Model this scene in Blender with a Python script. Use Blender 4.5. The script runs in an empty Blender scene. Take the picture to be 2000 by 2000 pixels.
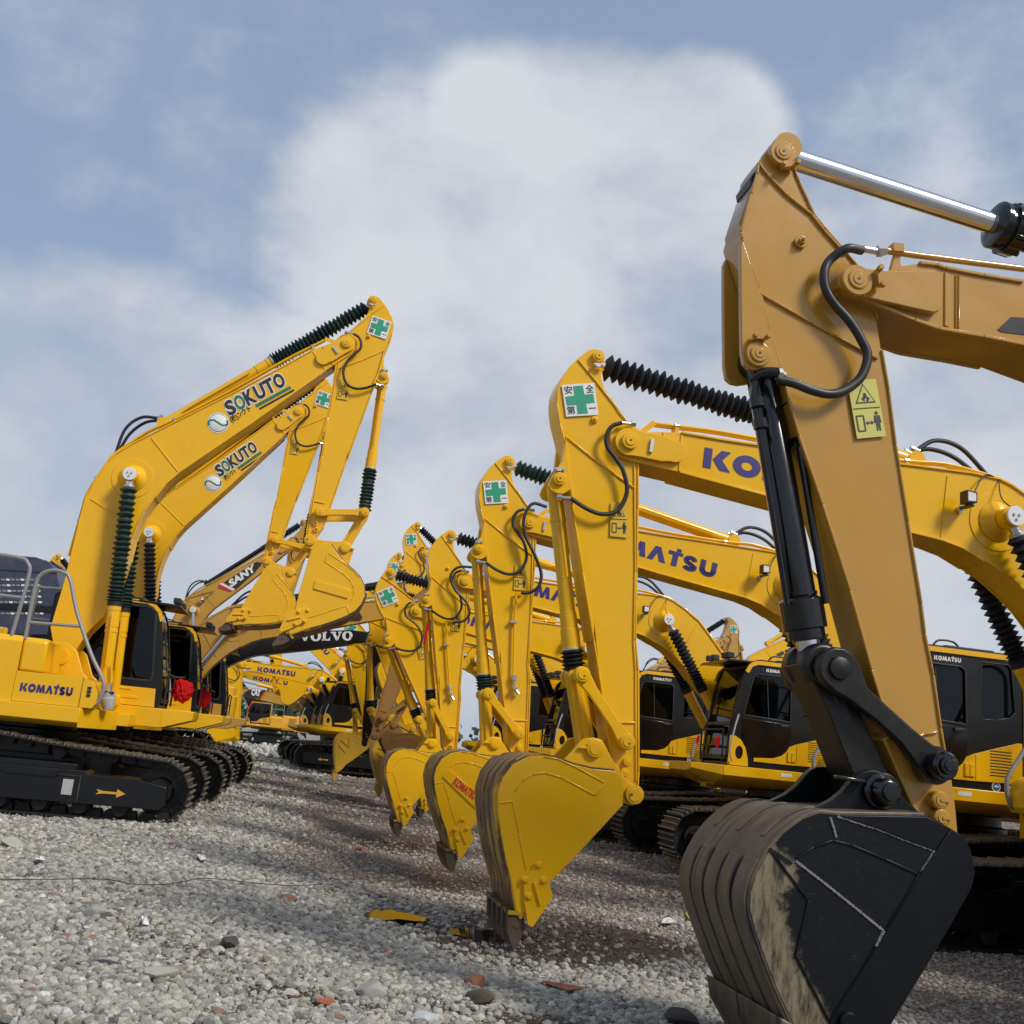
import bpy, bmesh, math, random
import numpy as np
from math import sin, cos, tan, atan, atan2, radians, degrees, pi, sqrt
from mathutils import Vector, Matrix
from mathutils.geometry import tessellate_polygon
random.seed(7)
sc = bpy.context.scene
COL = sc.collection
# ------------------------------------------------------------------ camera
FPX, CAMH = 2077.0, 1.4
ROLL = atan(.1); PITCH = atan(470*cos(ROLL)/FPX)
_f = Vector((0, cos(PITCH), sin(PITCH))); _r0 = Vector((1, 0, 0)); _u0 = _r0.cross(_f)
_r = _r0*cos(ROLL)+_u0*sin(ROLL); _u = -_r0*sin(ROLL)+_u0*cos(ROLL)
CP = Vector((0, 0, CAMH))
cd = bpy.data.cameras.new('camera'); cam = bpy.data.objects.new('camera', cd); COL.objects.link(cam)
cd.sensor_width = 36; cd.lens = 36*FPX/2000; cd.clip_start = .05; cd.clip_end = 4000
mw = Matrix((( _r.x, _u.x, -_f.x, 0), (_r.y, _u.y, -_f.y, 0), (_r.z, _u.z, -_f.z, CAMH), (0, 0, 0, 1)))
cam.matrix_world = mw
sc.camera = cam
def ray(px, py): return _f+_r*((px-1000)/FPX)+_u*((1000-py)/FPX)
# ------------------------------------------------------------------ light
SUN_EL, SUN_AZ = radians(43), radians(128)      # azimuth clockwise from +Y (north): behind the camera, to the right
sdir = Vector((sin(SUN_AZ)*cos(SUN_EL), cos(SUN_AZ)*cos(SUN_EL), sin(SUN_EL)))
sl = bpy.data.lights.new('sun', 'SUN'); sl.energy = 2.3; sl.angle = radians(13); sl.color = (1, .95, .87)
so = bpy.data.objects.new('sun', sl); COL.objects.link(so); so.rotation_euler = (-sdir).to_track_quat('-Z', 'Y').to_euler()
sc.view_settings.view_transform = 'Standard'; sc.view_settings.look = 'None'
sc.view_settings.exposure = 0.4; sc.view_settings.gamma = 1
sc.cycles.max_bounces = 8; sc.cycles.transparent_max_bounces = 12
w = bpy.data.worlds.new('World'); sc.world = w; w.use_nodes = True
nt = w.node_tree; nt.nodes.clear()
class NT:
    """tiny node helper"""
    def __init__(s, nt): s.nt = nt
    def n(s, t, **kw):
        nd = s.nt.nodes.new(t)
        for k, v in kw.items():
            if k.startswith('i_'):
                key = k[2:]; key = int(key) if key.isdigit() else key.replace('_', ' ')
                if hasattr(v, 'is_output') and v.is_output: s.nt.links.new(v, nd.inputs[key])
                else: nd.inputs[key].default_value = v
            else: setattr(nd, k, v)
        return nd
    def math(s, op, a, b=0.0, c=None, clamp=False):
        nd = s.nt.nodes.new('ShaderNodeMath'); nd.operation = op; nd.use_clamp = clamp
        for i, v in enumerate((a, b) if c is None else (a, b, c)):
            if hasattr(v, 'is_output'): s.nt.links.new(v, nd.inputs[i])
            else: nd.inputs[i].default_value = v
        return nd.outputs[0]
    def mix(s, f, a, b):
        nd = s.nt.nodes.new('ShaderNodeMix'); nd.data_type = 'RGBA'
        for i, v in ((0, f), (6, a), (7, b)):
            if hasattr(v, 'is_output'): s.nt.links.new(v, nd.inputs[i])
            else: nd.inputs[i].default_value = v if not isinstance(v, tuple) else (*v, 1)[:4]
        return nd.outputs[2]
    def sstep(s, v, a, b):
        nd = s.nt.nodes.new('ShaderNodeMapRange'); nd.interpolation_type = 'SMOOTHSTEP'
        s.nt.links.new(v, nd.inputs[0]); nd.inputs[1].default_value = a; nd.inputs[2].default_value = b
        return nd.outputs[0]
N = NT(nt)
tc = N.n('ShaderNodeTexCoord')
dirv = tc.outputs['Generated']
sky = N.n('ShaderNodeTexSky', sky_type='NISHITA', sun_disc=False, sun_elevation=SUN_EL, sun_rotation=SUN_AZ, air_density=1.0, dust_density=1.6, ozone_density=1.0)
SKS = .085
def blob(px, py, rad, soft=.55):
    d = ray(px, py).normalized()
    dp = N.n('ShaderNodeVectorMath', operation='DOT_PRODUCT'); nt.links.new(dirv, dp.inputs[0]); dp.inputs[1].default_value = d
    R = rad/FPX
    return N.sstep(dp.outputs['Value'], cos(R), cos(R*(1-soft)))
nz = N.n('ShaderNodeTexNoise', i_Scale=4.2, i_Detail=12.0, i_Roughness=.55, i_Distortion=.15)
mp = N.n('ShaderNodeMapping'); nt.links.new(dirv, mp.inputs[0]); mp.inputs['Scale'].default_value = (1, 1, 1.5); mp.inputs['Location'].default_value = (3.1, .7, 1.9)
nt.links.new(mp.outputs[0], nz.inputs['Vector'])
nz2 = N.n('ShaderNodeTexNoise', i_Scale=9.0, i_Detail=8.0, i_Roughness=.6); nt.links.new(mp.outputs[0], nz2.inputs['Vector'])
acc = None
for b in [(1170, 450, 400, .4), (1010, 340, 270, .5), (1330, 320, 235, .35), (760, 450, 330, .8), (-120, 930, 480, .4), (210, 920, 460, .4), (520, 960, 430, .45), (760, 900, 400, .6), (1000, 950, 620, .7), (1700, 1050, 800, .5), (1350, 750, 520, .6), (120, 270, 160, .9), (430, 380, 230, .95), (1850, 500, 260, .9), (2600, 300, 500, .6), (-900, 500, 500, .6), (3500, 900, 900, .6), (-2200, 700, 800, .5)]:
    v = blob(*b); v = N.math('MULTIPLY', v, .38 if b[3] > .85 else 1.0); acc = v if acc is None else N.math('MAXIMUM', acc, v)
dens = N.math('ADD', acc, N.math('MULTIPLY', N.math('SUBTRACT', nz.outputs[0], .5), 2.3))
dens = N.math('ADD', dens, N.math('MULTIPLY', N.math('SUBTRACT', nz2.outputs[0], .5), .8))
dens = N.sstep(dens, .04, 1.06)
# everywhere behind the camera: broken cloud from noise alone
sepd = N.n('ShaderNodeSeparateXYZ'); nt.links.new(dirv, sepd.inputs[0])
back = N.math('MULTIPLY', N.sstep(sepd.outputs['Y'], .35, -.2), N.sstep(nz.outputs[0], .42, .62))
dens = N.math('MAXIMUM', dens, back)
hor = N.sstep(sepd.outputs['Z'], .30, -.02)      # pale band of thin cloud low down
lit = N.mix(N.sstep(nz.outputs[0], .36, .66), (.39, .42, .475), (.53, .55, .585))
lit = N.mix(hor, lit, (.42, .455, .51))
skyc = N.n('ShaderNodeVectorMath', operation='SCALE'); nt.links.new(sky.outputs[0], skyc.inputs[0]); skyc.inputs['Scale'].default_value = SKS
base = N.mix(.7, skyc.outputs[0], (.255, .33, .465))        # thin high veil over the blue
base = N.mix(N.math('MULTIPLY', hor, .75), base, (.355, .40, .475))
colr = N.mix(N.math('MULTIPLY', dens, .93), base, lit)
bg = N.n('ShaderNodeBackground'); nt.links.new(colr, bg.inputs[0]); bg.inputs[1].default_value = 1.0
wo = N.n('ShaderNodeOutputWorld'); nt.links.new(bg.outputs[0], wo.inputs[0])
# ------------------------------------------------------------------ materials
def mat_base(name):
    m = bpy.data.materials.new(name); m.use_nodes = True
    t = m.node_tree; b = t.nodes['Principled BSDF']
    return m, NT(t), b
def paint(name, col, rough=.3, coat=.0, metal=0., dust=.12, dustcol=(.3, .26, .2), scale=3., bump=.0, spec=.5, wave=0.):
    m, n, b = mat_base(name); t = n.nt
    tc = n.n('ShaderNodeTexCoord'); gi = n.n('ShaderNodeObjectInfo')
    nz = n.n('ShaderNodeTexNoise', i_Scale=scale, i_Detail=7.0, i_Roughness=.65); t.links.new(tc.outputs['Object'], nz.inputs['Vector'])
    n2 = n.n('ShaderNodeTexNoise', i_Scale=scale*14, i_Detail=4.0, i_Roughness=.7); t.links.new(tc.outputs['Object'], n2.inputs['Vector'])
    f = n.math('MULTIPLY', n.sstep(nz.outputs[0], .42, .75), dust)
    f = n.math('ADD', f, n.math('MULTIPLY', n.sstep(n2.outputs[0], .62, .75), dust*.7))
    c = n.mix(f, col, dustcol)
    t.links.new(c, b.inputs['Base Color'])
    r = n.math('ADD', n.math('MULTIPLY', nz.outputs[0], .22), rough-.09); t.links.new(r, b.inputs['Roughness'])
    b.inputs['Metallic'].default_value = metal; b.inputs['Coat Weight'].default_value = coat; b.inputs['Coat Roughness'].default_value = .12
    b.inputs['Specular IOR Level'].default_value = spec
    if wave:
        n3 = n.n('ShaderNodeTexNoise', i_Scale=1.7, i_Detail=2.0); t.links.new(tc.outputs['Object'], n3.inputs['Vector'])
        bp = n.n('ShaderNodeBump', i_Strength=wave, i_Distance=.12); t.links.new(n3.outputs[0], bp.inputs['Height']); t.links.new(bp.outputs[0], b.inputs['Normal']); t.links.new(bp.outputs[0], b.inputs['Coat Normal'])
    if bump:
        bp = n.n('ShaderNodeBump', i_Strength=bump, i_Distance=.01); t.links.new(n2.outputs[0], bp.inputs['Height']); t.links.new(bp.outputs[0], b.inputs['Normal'])
    return m
M = {}
M['yellow'] = paint('yellow_paint', (.80, .435, .005), .24, .2, spec=.38, wave=.12, dust=.10, dustcol=(.5, .36, .1))
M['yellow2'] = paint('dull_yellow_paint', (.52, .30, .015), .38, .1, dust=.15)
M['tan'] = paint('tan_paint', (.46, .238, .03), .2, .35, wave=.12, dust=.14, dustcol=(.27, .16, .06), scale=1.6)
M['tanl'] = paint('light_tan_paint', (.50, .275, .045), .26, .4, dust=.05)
M['tan2'] = paint('dusty_tan_paint', (.30, .155, .035), .42, .1, dust=.1)
M['orange'] = paint('orange_paint', (.68, .33, .02), .35)
M['black'] = paint('gloss_black_paint', (.004, .004, .005), .16, .4, dust=.04, dustcol=(.02, .02, .018), spec=.4)
M['char'] = paint('charcoal_paint', (.006, .0065, .008), .33, .1, dust=.10, dustcol=(.03, .028, .026), spec=.4)
M['bucket_black'] = paint('scuffed_black_paint', (.004, .005, .007), .36, 0., dust=.15, dustcol=(.018, .017, .016), spec=.22, scale=2.2, bump=.15)
M['grease'] = paint('greasy_cast_steel', (.008, .007, .006), .32, 0, dust=.35, dustcol=(.03, .022, .012), scale=6, bump=.15, spec=.4)
M['rubber'] = paint('rubber_bellows', (.008, .008, .012), .6, dust=.2, dustcol=(.03, .03, .035))
M['greenb'] = paint('green_bellows', (.012, .035, .03), .5, dust=.2, dustcol=(.05, .08, .075))
M['hose'] = paint('black_hose', (.014, .014, .017), .42, dust=.1)
M['chrome'] = paint('chrome_rod', (.72, .72, .74), .16, metal=1., dust=0)
M['steel'] = paint('plated_steel', (.62, .62, .62), .33, metal=1., dust=.1)
M['rail'] = paint('galvanised_tube', (.30, .30, .31), .45, metal=.4, dust=.4, scale=12)
M['white'] = paint('white_vinyl', (.72, .72, .72), .4, dust=.06)
M['green'] = paint('green_vinyl', (.02, .30, .17), .4, dust=.03)
M['dgreen'] = paint('dark_green_vinyl', (.02, .17, .10), .4, dust=.03)
M['ink'] = paint('black_vinyl', (.018, .018, .02), .45, dust=.03)
M['purple'] = paint('navy_vinyl', (.032, .026, .17), .4, dust=.04)
M['redv'] = paint('red_vinyl', (.55, .02, .02), .45, dust=.04)
M['blue'] = paint('blue_vinyl', (.02, .09, .38), .4, dust=.02)
M['stick'] = paint('yellow_sticker', (.66, .56, .06), .45, dust=.03)
M['lime'] = paint('lime_sticker', (.52, .50, .09), .45, dust=.03)
M['track'] = paint('track_steel', (.018, .017, .016), .5, metal=.3, dust=.4, dustcol=(.06, .052, .042), scale=8, bump=.2)
M['grouser'] = paint('worn_grouser', (.21, .18, .14), .4, metal=.4, dust=.5, dustcol=(.12, .09, .06), scale=12)
M['navy'] = paint('navy_hood', (.035, .045, .085), .45, dust=.15)
M['cloth'] = paint('red_cloth', (.50, .008, .010), .85, dust=.03, spec=.12)
M['plastic'] = paint('cloudy_plastic', (.42, .42, .42), .35, dust=.25, scale=20)
M['seat'] = paint('seat_fabric', (.006, .006, .007), .8)
M['ystick'] = paint('yellow_label', (.66, .42, .02), .4, dust=.02)
M['mud'] = paint('caked_mud', (.10, .067, .042), .85, dust=.4, dustcol=(.17, .13, .09), scale=9, bump=.6)
M['weld'] = paint('bare_weld', (.20, .20, .215), .5, dust=.7, dustcol=(.05, .05, .055), scale=25)
M['rust'] = paint('rusty_steel', (.22, .07, .03), .75, dust=.3)
def glass_mat():
    m, n, b = mat_base('tinted_glass'); t = n.nt
    t.nodes.remove(b); out = t.nodes['Material Output']
    tr = n.n('ShaderNodeBsdfTransparent', i_Color=(.20, .225, .225, 1)); gl = n.n('ShaderNodeBsdfGlossy', i_Roughness=.03, i_Color=(.9, .95, 1, 1))
    fr = n.n('ShaderNodeFresnel', i_IOR=1.5)
    mx = n.n('ShaderNodeMixShader'); t.links.new(n.math('MULTIPLY', fr.outputs[0], .75), mx.inputs[0]); t.links.new(tr.outputs[0], mx.inputs[1]); t.links.new(gl.outputs[0], mx.inputs[2])
    t.links.new(mx.outputs[0], out.inputs[0]); return m
M['glass'] = glass_mat()
def shell_mat(name, paintc, worn, amount):
    m, n, b = mat_base(name); t = n.nt
    tc = n.n('ShaderNodeTexCoord'); mp = n.n('ShaderNodeMapping'); t.links.new(tc.outputs['Object'], mp.inputs[0]); mp.inputs['Scale'].default_value = (1.1, 16, 1.1)
    nz = n.n('ShaderNodeTexNoise', i_Scale=1.6, i_Detail=8.0, i_Roughness=.6); t.links.new(mp.outputs[0], nz.inputs['Vector'])
    n2 = n.n('ShaderNodeTexNoise', i_Scale=5.0, i_Detail=8.0, i_Roughness=.7); t.links.new(tc.outputs['Object'], n2.inputs['Vector'])
    f = n.sstep(n.math('ADD', nz.outputs[0], n.math('MULTIPLY', n.math('SUBTRACT', n2.outputs[0], .5), .3)), amount-.05, amount+.06)
    w2 = n.mix(n.sstep(n2.outputs[0], .35, .68), worn, tuple(v*1.9 for v in worn))
    t.links.new(n.mix(f, w2, paintc), b.inputs['Base Color']); b.inputs['Roughness'].default_value = .48
    b.inputs['Metallic'].default_value = .15
    bp = n.n('ShaderNodeBump', i_Strength=.35, i_Distance=.01); t.links.new(nz.outputs[0], bp.inputs['Height']); t.links.new(bp.outputs[0], b.inputs['Normal'])
    return m
M['shell_y'] = shell_mat('worn_yellow_shell', (.50, .30, .02), (.075, .044, .028), .53)
M['shell_k'] = shell_mat('worn_black_shell', (.02, .02, .022), (.075, .056, .038), .60)
def muddy_side():
    m, n, b = mat_base('muddy_black_side'); t = n.nt
    tc = n.n('ShaderNodeTexCoord'); at = n.n('ShaderNodeAttribute', attribute_name='mud')
    n2 = n.n('ShaderNodeTexNoise', i_Scale=6.0, i_Detail=9.0, i_Roughness=.72); t.links.new(tc.outputs['Object'], n2.inputs['Vector'])
    n3 = n.n('ShaderNodeTexNoise', i_Scale=40.0, i_Detail=4.0); t.links.new(tc.outputs['Object'], n3.inputs['Vector'])
    mp = n.n('ShaderNodeMapping'); t.links.new(tc.outputs['Object'], mp.inputs[0]); mp.inputs['Rotation'].default_value = (0, .35, 0); mp.inputs['Scale'].default_value = (14, 14, 3.5)
    n4 = n.n('ShaderNodeTexNoise', i_Scale=1.6, i_Detail=8.0, i_Roughness=.75); t.links.new(mp.outputs[0], n4.inputs['Vector'])
    f = n.sstep(n.math('ADD', at.outputs['Fac'], n.math('MULTIPLY', n.math('SUBTRACT', n2.outputs[0], .5), 1.1)), .40, .62)
    mq = n.n('ShaderNodeMapping'); t.links.new(tc.outputs['Object'], mq.inputs[0]); mq.inputs['Rotation'].default_value = (0, .9, 0); mq.inputs['Scale'].default_value = (2.2, 2.2, 60)
    n5 = n.n('ShaderNodeTexNoise', i_Scale=1.5, i_Detail=6.0, i_Roughness=.7); t.links.new(mq.outputs[0], n5.inputs['Vector'])
    c = n.mix(n.sstep(n3.outputs[0], .58, .8), (.004, .005, .007), (.022, .021, .02))
    c = n.mix(n.math('MULTIPLY', n.sstep(n5.outputs[0], .62, .74), n.sstep(n2.outputs[0], .45, .6)), c, (.045, .043, .04))
    c = n.mix(f, c, n.mix(n.sstep(n4.outputs[0], .38, .66), (.20, .16, .10), (.035, .03, .022))); b.inputs['Specular IOR Level'].default_value = .28; t.links.new(c, b.inputs['Base Color'])
    t.links.new(n.math('ADD', n.math('MULTIPLY', f, .45), .36), b.inputs['Roughness'])
    bp = n.n('ShaderNodeBump', i_Strength=.3, i_Distance=.01); t.links.new(n2.outputs[0], bp.inputs['Height']); t.links.new(bp.outputs[0], b.inputs['Normal'])
    return m
M['muddy'] = muddy_side()
# ------------------------------------------------------------------ mesh builder
class MB:
    def __init__(s): s.v = []; s.f = []; s.mi = []; s.mats = []
    def m(s, k):
        if k not in s.mats: s.mats.append(k)
        return s.mats.index(k)
    def add(s, vs, fs, mat):
        o = len(s.v); s.v += [tuple(v) for v in vs]; k = s.m(mat)
        s.f += [[i+o for i in f] for f in fs]; s.mi += [k]*len(fs)
    def prism(s, pts, y0, y1, mat, holes=None, T=None):
        """polygon in (x,z) given thickness along y; T maps (x,y,z)"""
        T = T or (lambda x, y, z: (x, y, z))
        n = len(pts)
        area = sum(pts[i][0]*pts[(i+1) % n][1]-pts[(i+1) % n][0]*pts[i][1] for i in range(n))
        if area < 0: pts = pts[::-1]
        hs = holes or []
        loops = [list(pts)]+[list(h) for h in hs]
        vs = []; fs = []
        allp = [p for l in loops for p in l]; n_all = len(allp)
        vs = [T(p[0], y0, p[1]) for p in allp]+[T(p[0], y1, p[1]) for p in allp]
        if hs:
            tris = tessellate_polygon([[Vector((p[0], p[1], 0)) for p in l] for l in loops])
            for t in tris: fs.append(list(t)); fs.append([i+n_all for i in reversed(t)])
        else:
            fs.append(list(range(n))); fs.append([i+n_all for i in reversed(range(n))])
        o = 0
        for l in loops:
            k = len(l)
            for i in range(k):
                a, b = o+i, o+(i+1) % k; fs.append([b, a, a+n_all, b+n_all])
            o += k
        s.add(vs, fs, mat)
    def px(s, pts, x0, x1, mat): s.prism(pts, x0, x1, mat, T=lambda a, b, c: (b, a, c))      # pts in (y,z)
    def pz(s, pts, z0, z1, mat): s.prism(pts, z0, z1, mat, T=lambda a, b, c: (a, c, b))      # pts in (x,y)
    def box(s, x0, x1, y0, y1, z0, z1, mat): s.prism([(x0, z0), (x1, z0), (x1, z1), (x0, z1)], y0, y1, mat)
    def lathe(s, p1, p2, prof, mat, seg=20, wob=0., rnd=None):
        """prof: list of (t, r) with t along p1->p2 in 0..1"""
        p1 = Vector(p1); p2 = Vector(p2); d = p2-p1
        q = d.to_track_quat('Z', 'Y'); ex = q @ Vector((1, 0, 0)); ey = q @ Vector((0, 1, 0))
        vs = []; fs = []
        for t, r in prof:
            c = p1+d*t
            if wob: c = c+ex*rnd.uniform(-wob, wob)+ey*rnd.uniform(-wob, wob)+d*rnd.uniform(-wob, wob)*.25/d.length
            for k in range(seg): an = 2*pi*k/seg; vs.append(c+ex*(r*cos(an))+ey*(r*sin(an)))
        for j in range(len(prof)-1):
            for k in range(seg):
                a = j*seg+k; b = j*seg+(k+1) % seg; fs.append([a, b, b+seg, a+seg])
        if prof[0][1] > 0: fs.append(list(range(seg))[::-1])
        if prof[-1][1] > 0: fs.append([(len(prof)-1)*seg+k for k in range(seg)])
        s.add(vs, fs, mat)
    def cyl(s, p, r, y0, y1, mat, seg=24, ch=.006):
        L = abs(y1-y0); e = min(ch/L, .3) if L > 0 else 0
        s.lathe((p[0], y0, p[1]), (p[0], y1, p[1]), [(0, r-ch), (e, r), (1-e, r), (1, r-ch)], mat, seg)
    def tube(s, pts, r, mat, seg=8, smooth=6):
        P = [Vector(p) for p in pts]
        if smooth and len(P) > 2:
            Q = []
            E = [P[0]*2-P[1]]+P+[P[-1]*2-P[-2]]
            for i in range(1, len(E)-2):
                for k in range(smooth):
                    t = k/smooth; a, b, c, d = E[i-1:i+3]
                    Q.append(.5*((2*b)+(c-a)*t+(2*a-5*b+4*c-d)*t*t+(3*b-3*c+d-a)*t**3))
            Q.append(P[-1]); P = Q
        vs = []; fs = []; ex = None
        for i, p in enumerate(P):
            d = (P[min(i+1, len(P)-1)]-P[max(i-1, 0)]).normalized()
            if ex is None: ex = d.orthogonal().normalized()
            ex = (ex-d*ex.dot(d)).normalized(); ey = d.cross(ex)
            for k in range(seg): an = 2*pi*k/seg; vs.append(p+ex*(r*cos(an))+ey*(r*sin(an)))
        for j in range(len(P)-1):
            for k in range(seg):
                a = j*seg+k; b = j*seg+(k+1) % seg; fs.append([a, b, b+seg, a+seg])
        fs.append(list(range(seg))[::-1]); fs.append([(len(P)-1)*seg+k for k in range(seg)])
        s.add(vs, fs, mat)
    def beam(s, p1, p2, w, y0, y1, mat):
        """rectangular bar between two (x,z) points, width w in the plane"""
        a = Vector(p1); b = Vector(p2); d = (b-a).normalized(); q = Vector((-d.y, d.x))*(w/2)
        s.prism([tuple(a+q), tuple(a-q), tuple(b-q), tuple(b+q)], y0, y1, mat)
    def ridge(s, pts, w, y0, y1, mat):
        for a, b in zip(pts[:-1], pts[1:]):
            if (Vector(a)-Vector(b)).length > 1e-4: s.beam(a, b, w, y0, y1, mat)
    def link(s, p1, p2, r1, r2, wmid, y0, y1, mat):
        """dog-bone link plate between two pins"""
        a = Vector(p1); b = Vector(p2); an = atan2(b.y-a.y, b.x-a.x); pts = []
        for k in range(-8, 9):
            t = an+pi+radians(k*13); pts.append((a.x+r1*cos(t), a.y+r1*sin(t)))
        d = b-a; q = Vector((-d.y, d.x)).normalized()
        pts += [tuple(a+d*.25-q*wmid/2), tuple(a+d*.75-q*wmid/2)]
        for k in range(-8, 9):
            t = an+radians(k*13); pts.append((b.x+r2*cos(t), b.y+r2*sin(t)))
        pts += [tuple(a+d*.75+q*wmid/2), tuple(a+d*.25+q*wmid/2)]
        s.prism(pts, y0, y1, mat)
    def build(s, name, parent=None, bevel=0., key=None):
        me = bpy.data.meshes.new(name); me.from_pydata(s.v, [], s.f); me.validate()
        for k in s.mats: me.materials.append(M[k])
        if len(me.polygons) == len(s.mi): me.polygons.foreach_set('material_index', s.mi)
        me.polygons.foreach_set('use_smooth', [True]*len(me.polygons))
        me.update(); me.set_sharp_from_angle(angle=radians(33))
        o = bpy.data.objects.new(name, me); COL.objects.link(o)
        if parent is not None: o.parent = parent
        if bevel:
            b = o.modifiers.new('bevel', 'BEVEL'); b.width = bevel; b.segments = 2; b.limit_method = 'ANGLE'; b.angle_limit = radians(50); b.harden_normals = False
        return o
_txt = {}
def glyphs(body, shear=0., bold=0., space=1.):
    k = (body, shear, bold, space)
    if k not in _txt:
        c = bpy.data.curves.new('t', 'FONT'); c.body = body; c.shear = shear; c.offset = bold; c.space_character = space; c.resolution_u = 3
        o = bpy.data.objects.new('t', c); COL.objects.link(o); bpy.context.view_layer.update()
        dg = bpy.context.evaluated_depsgraph_get(); me = o.evaluated_get(dg).to_mesh()
        vs = [(v.co.x, v.co.y) for v in me.vertices]; fs = [list(p.vertices) for p in me.polygons]
        o.evaluated_get(dg).to_mesh_clear(); bpy.data.objects.remove(o); bpy.data.curves.remove(c)
        _txt[k] = (vs, fs)
    return _txt[k]
def put_glyphs(mb, gv, x0, z0, x1, z1, h, y, mat, fit=True, up=None):
    """lay a flat glyph mesh so that its left end is at (x0,z0), its right end at (x1,z1), height h (upwards unless up is given)"""
    vs, fs = gv
    mnx = min(v[0] for v in vs); mxx = max(v[0] for v in vs); mny = min(v[1] for v in vs); mxy = max(v[1] for v in vs)
    a = Vector((x0, z0)); d = Vector((x1, z1))-a
    q = Vector(up).normalized() if up else Vector((-d.y, d.x)).normalized()
    if up is None and q.y < 0 and abs(q.y) > .2: q = -q
    out = []
    for v in vs:
        p = a+d*((v[0]-mnx)/(mxx-mnx))+q*(h*(v[1]-mny)/(mxy-mny)); out.append((p.x, y, p.y))
    # make the faces look towards -y
    if (d.x*q.y-d.y*q.x) < 0: fs = [f[::-1] for f in fs]
    mb.add(out, fs, mat)
def _stroke(pts, wd):
    vs = []; fs = []
    for (ax, ay), (bx, by) in zip(pts[:-1], pts[1:]):
        dx, dy = bx-ax, by-ay; L = sqrt(dx*dx+dy*dy); ux, uy = -dy/L*wd/2, dx/L*wd/2; ex, ey = dx/L*wd*.12, dy/L*wd*.12
        o = len(vs); vs += [(ax-ex+ux, ay-ey+uy), (ax-ex-ux, ay-ey-uy), (bx+ex-ux, by+ey-uy), (bx+ex+ux, by+ey+uy)]; fs.append([o, o+1, o+2, o+3])
    return vs, fs
def _arc(cx, cy, rx, ry, a0, a1, n=14): return [(cx+rx*cos(radians(a0+(a1-a0)*k/n)), cy+ry*sin(radians(a0+(a1-a0)*k/n))) for k in range(n+1)]
def logo_letters(word):
    """heavy geometric capitals"""
    V = []; F = []; x = 0
    def poly(*ps):
        o = len(V); V.extend([(x+p[0], p[1]) for p in ps]); F.append(list(range(o, o+len(ps))))
    def st(pts, wd):
        vs, fs = _stroke(pts, wd); o = len(V); V.extend([(x+p[0], p[1]) for p in vs]); F.extend([[i+o for i in f] for f in fs])
    for ch in word:
        if ch == 'K': poly((0, 0), (.32, 0), (.32, 1), (0, 1)); poly((.36, .5), (.68, 0), (1.1, 0), (.74, .52)); poly((.36, .5), (.74, .52), (1.06, 1), (.68, 1)); w_ = 1.1
        elif ch == 'O':
            a = _arc(.56, .49, .56, .54, 0, 360, 28)[:-1]; b = _arc(.56, .49, .22, .21, 0, 360, 28)[:-1]; o = len(V)
            V.extend([(x+p[0], p[1]) for p in a+b]); n = 28
            for k in range(n): F.append([o+k, o+(k+1) % n, o+n+(k+1) % n, o+n+k])
            w_ = 1.12
        elif ch == 'M': poly((0, 0), (.33, 0), (.46, 1), (.16, 1)); poly((.46, 1), (.36, .62), (.56, 0), (.72, 0), (.72, .34)); poly((.56, 0), (.82, 0), (.98, .62), (.86, 1), (.64, .3)); poly((1.0, 0), (1.33, 0), (1.16, 1), (.86, 1)); w_ = 1.33
        elif ch == 'A': poly((0, 0), (.34, 0), (.56, .62), (.68, 1), (.36, 1)); poly((.72, 0), (1.08, 0), (.68, 1), (.5, .66)); w_ = 1.06
        elif ch == 'T': poly((.0, .74), (.26, .74), (.26, 1), (.0, 1)); poly((.26, 0), (.58, 0), (.58, 1), (.26, 1)); poly((.58, .78), (.84, .78), (.84, 1), (.58, 1)); poly((.44, 1.04), (.70, 1.04), (.70, 1.24), (.44, 1.24)); w_ = .80
        elif ch == 'S': st(_arc(.42, .70, .26, .19, 10, 255, 12)+[(.42, .5)]+_arc(.44, .26, .28, .15, 80, -170, 12), .28); w_ = .9
        elif ch == 'U': st([(.17, 1), (.17, .42)]+_arc(.5, .40, .33, .28, 180, 360, 12)+[(.83, 1)], .31); w_ = 1.0
        elif ch == 'V': poly((.16, .86), (.52, .86), (.86, .16), (.86, .0), (.62, 0)); poly((.62, 0), (.86, 0), (1.22, .86), (1.06, .86)); poly((0, .82), (.62, .82), (.62, 1), (0, 1)); poly((.88, .82), (1.34, .82), (1.34, 1), (.88, 1)); w_ = 1.3
        elif ch == 'L': poly((.14, 0), (.48, 0), (.48, 1), (.14, 1)); poly((0, .84), (.62, .84), (.62, 1), (0, 1)); poly((0, 0), (1.0, 0), (1.0, .16), (0, .16)); poly((.78, .16), (1.0, .16), (1.0, .42)); w_ = 1.02
        elif ch == 'o':
            a = _arc(.64, .5, .64, .54, 0, 360, 28)[:-1]; b = _arc(.64, .5, .26, .36, 0, 360, 28)[:-1]; o = len(V)
            V.extend([(x+p[0], p[1]) for p in a+b]); n = 28
            for k in range(n): F.append([o+k, o+(k+1) % n, o+n+(k+1) % n, o+n+k])
            w_ = 1.28
        x += w_+.08
    return V, F
MAKER = logo_letters('KOMATSU'); VLV = logo_letters('VoLVo')
def tag(o, label=None, cat=None, group=None, kind=None):
    if label: o['label'] = label
    if cat: o['category'] = cat
    if group: o['group'] = group
    if kind: o['kind'] = kind
    return o
PSI = radians(10); AX = Vector((cos(PSI), sin(PSI), 0)); NX = Vector((-sin(PSI), cos(PSI), 0))
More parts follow.
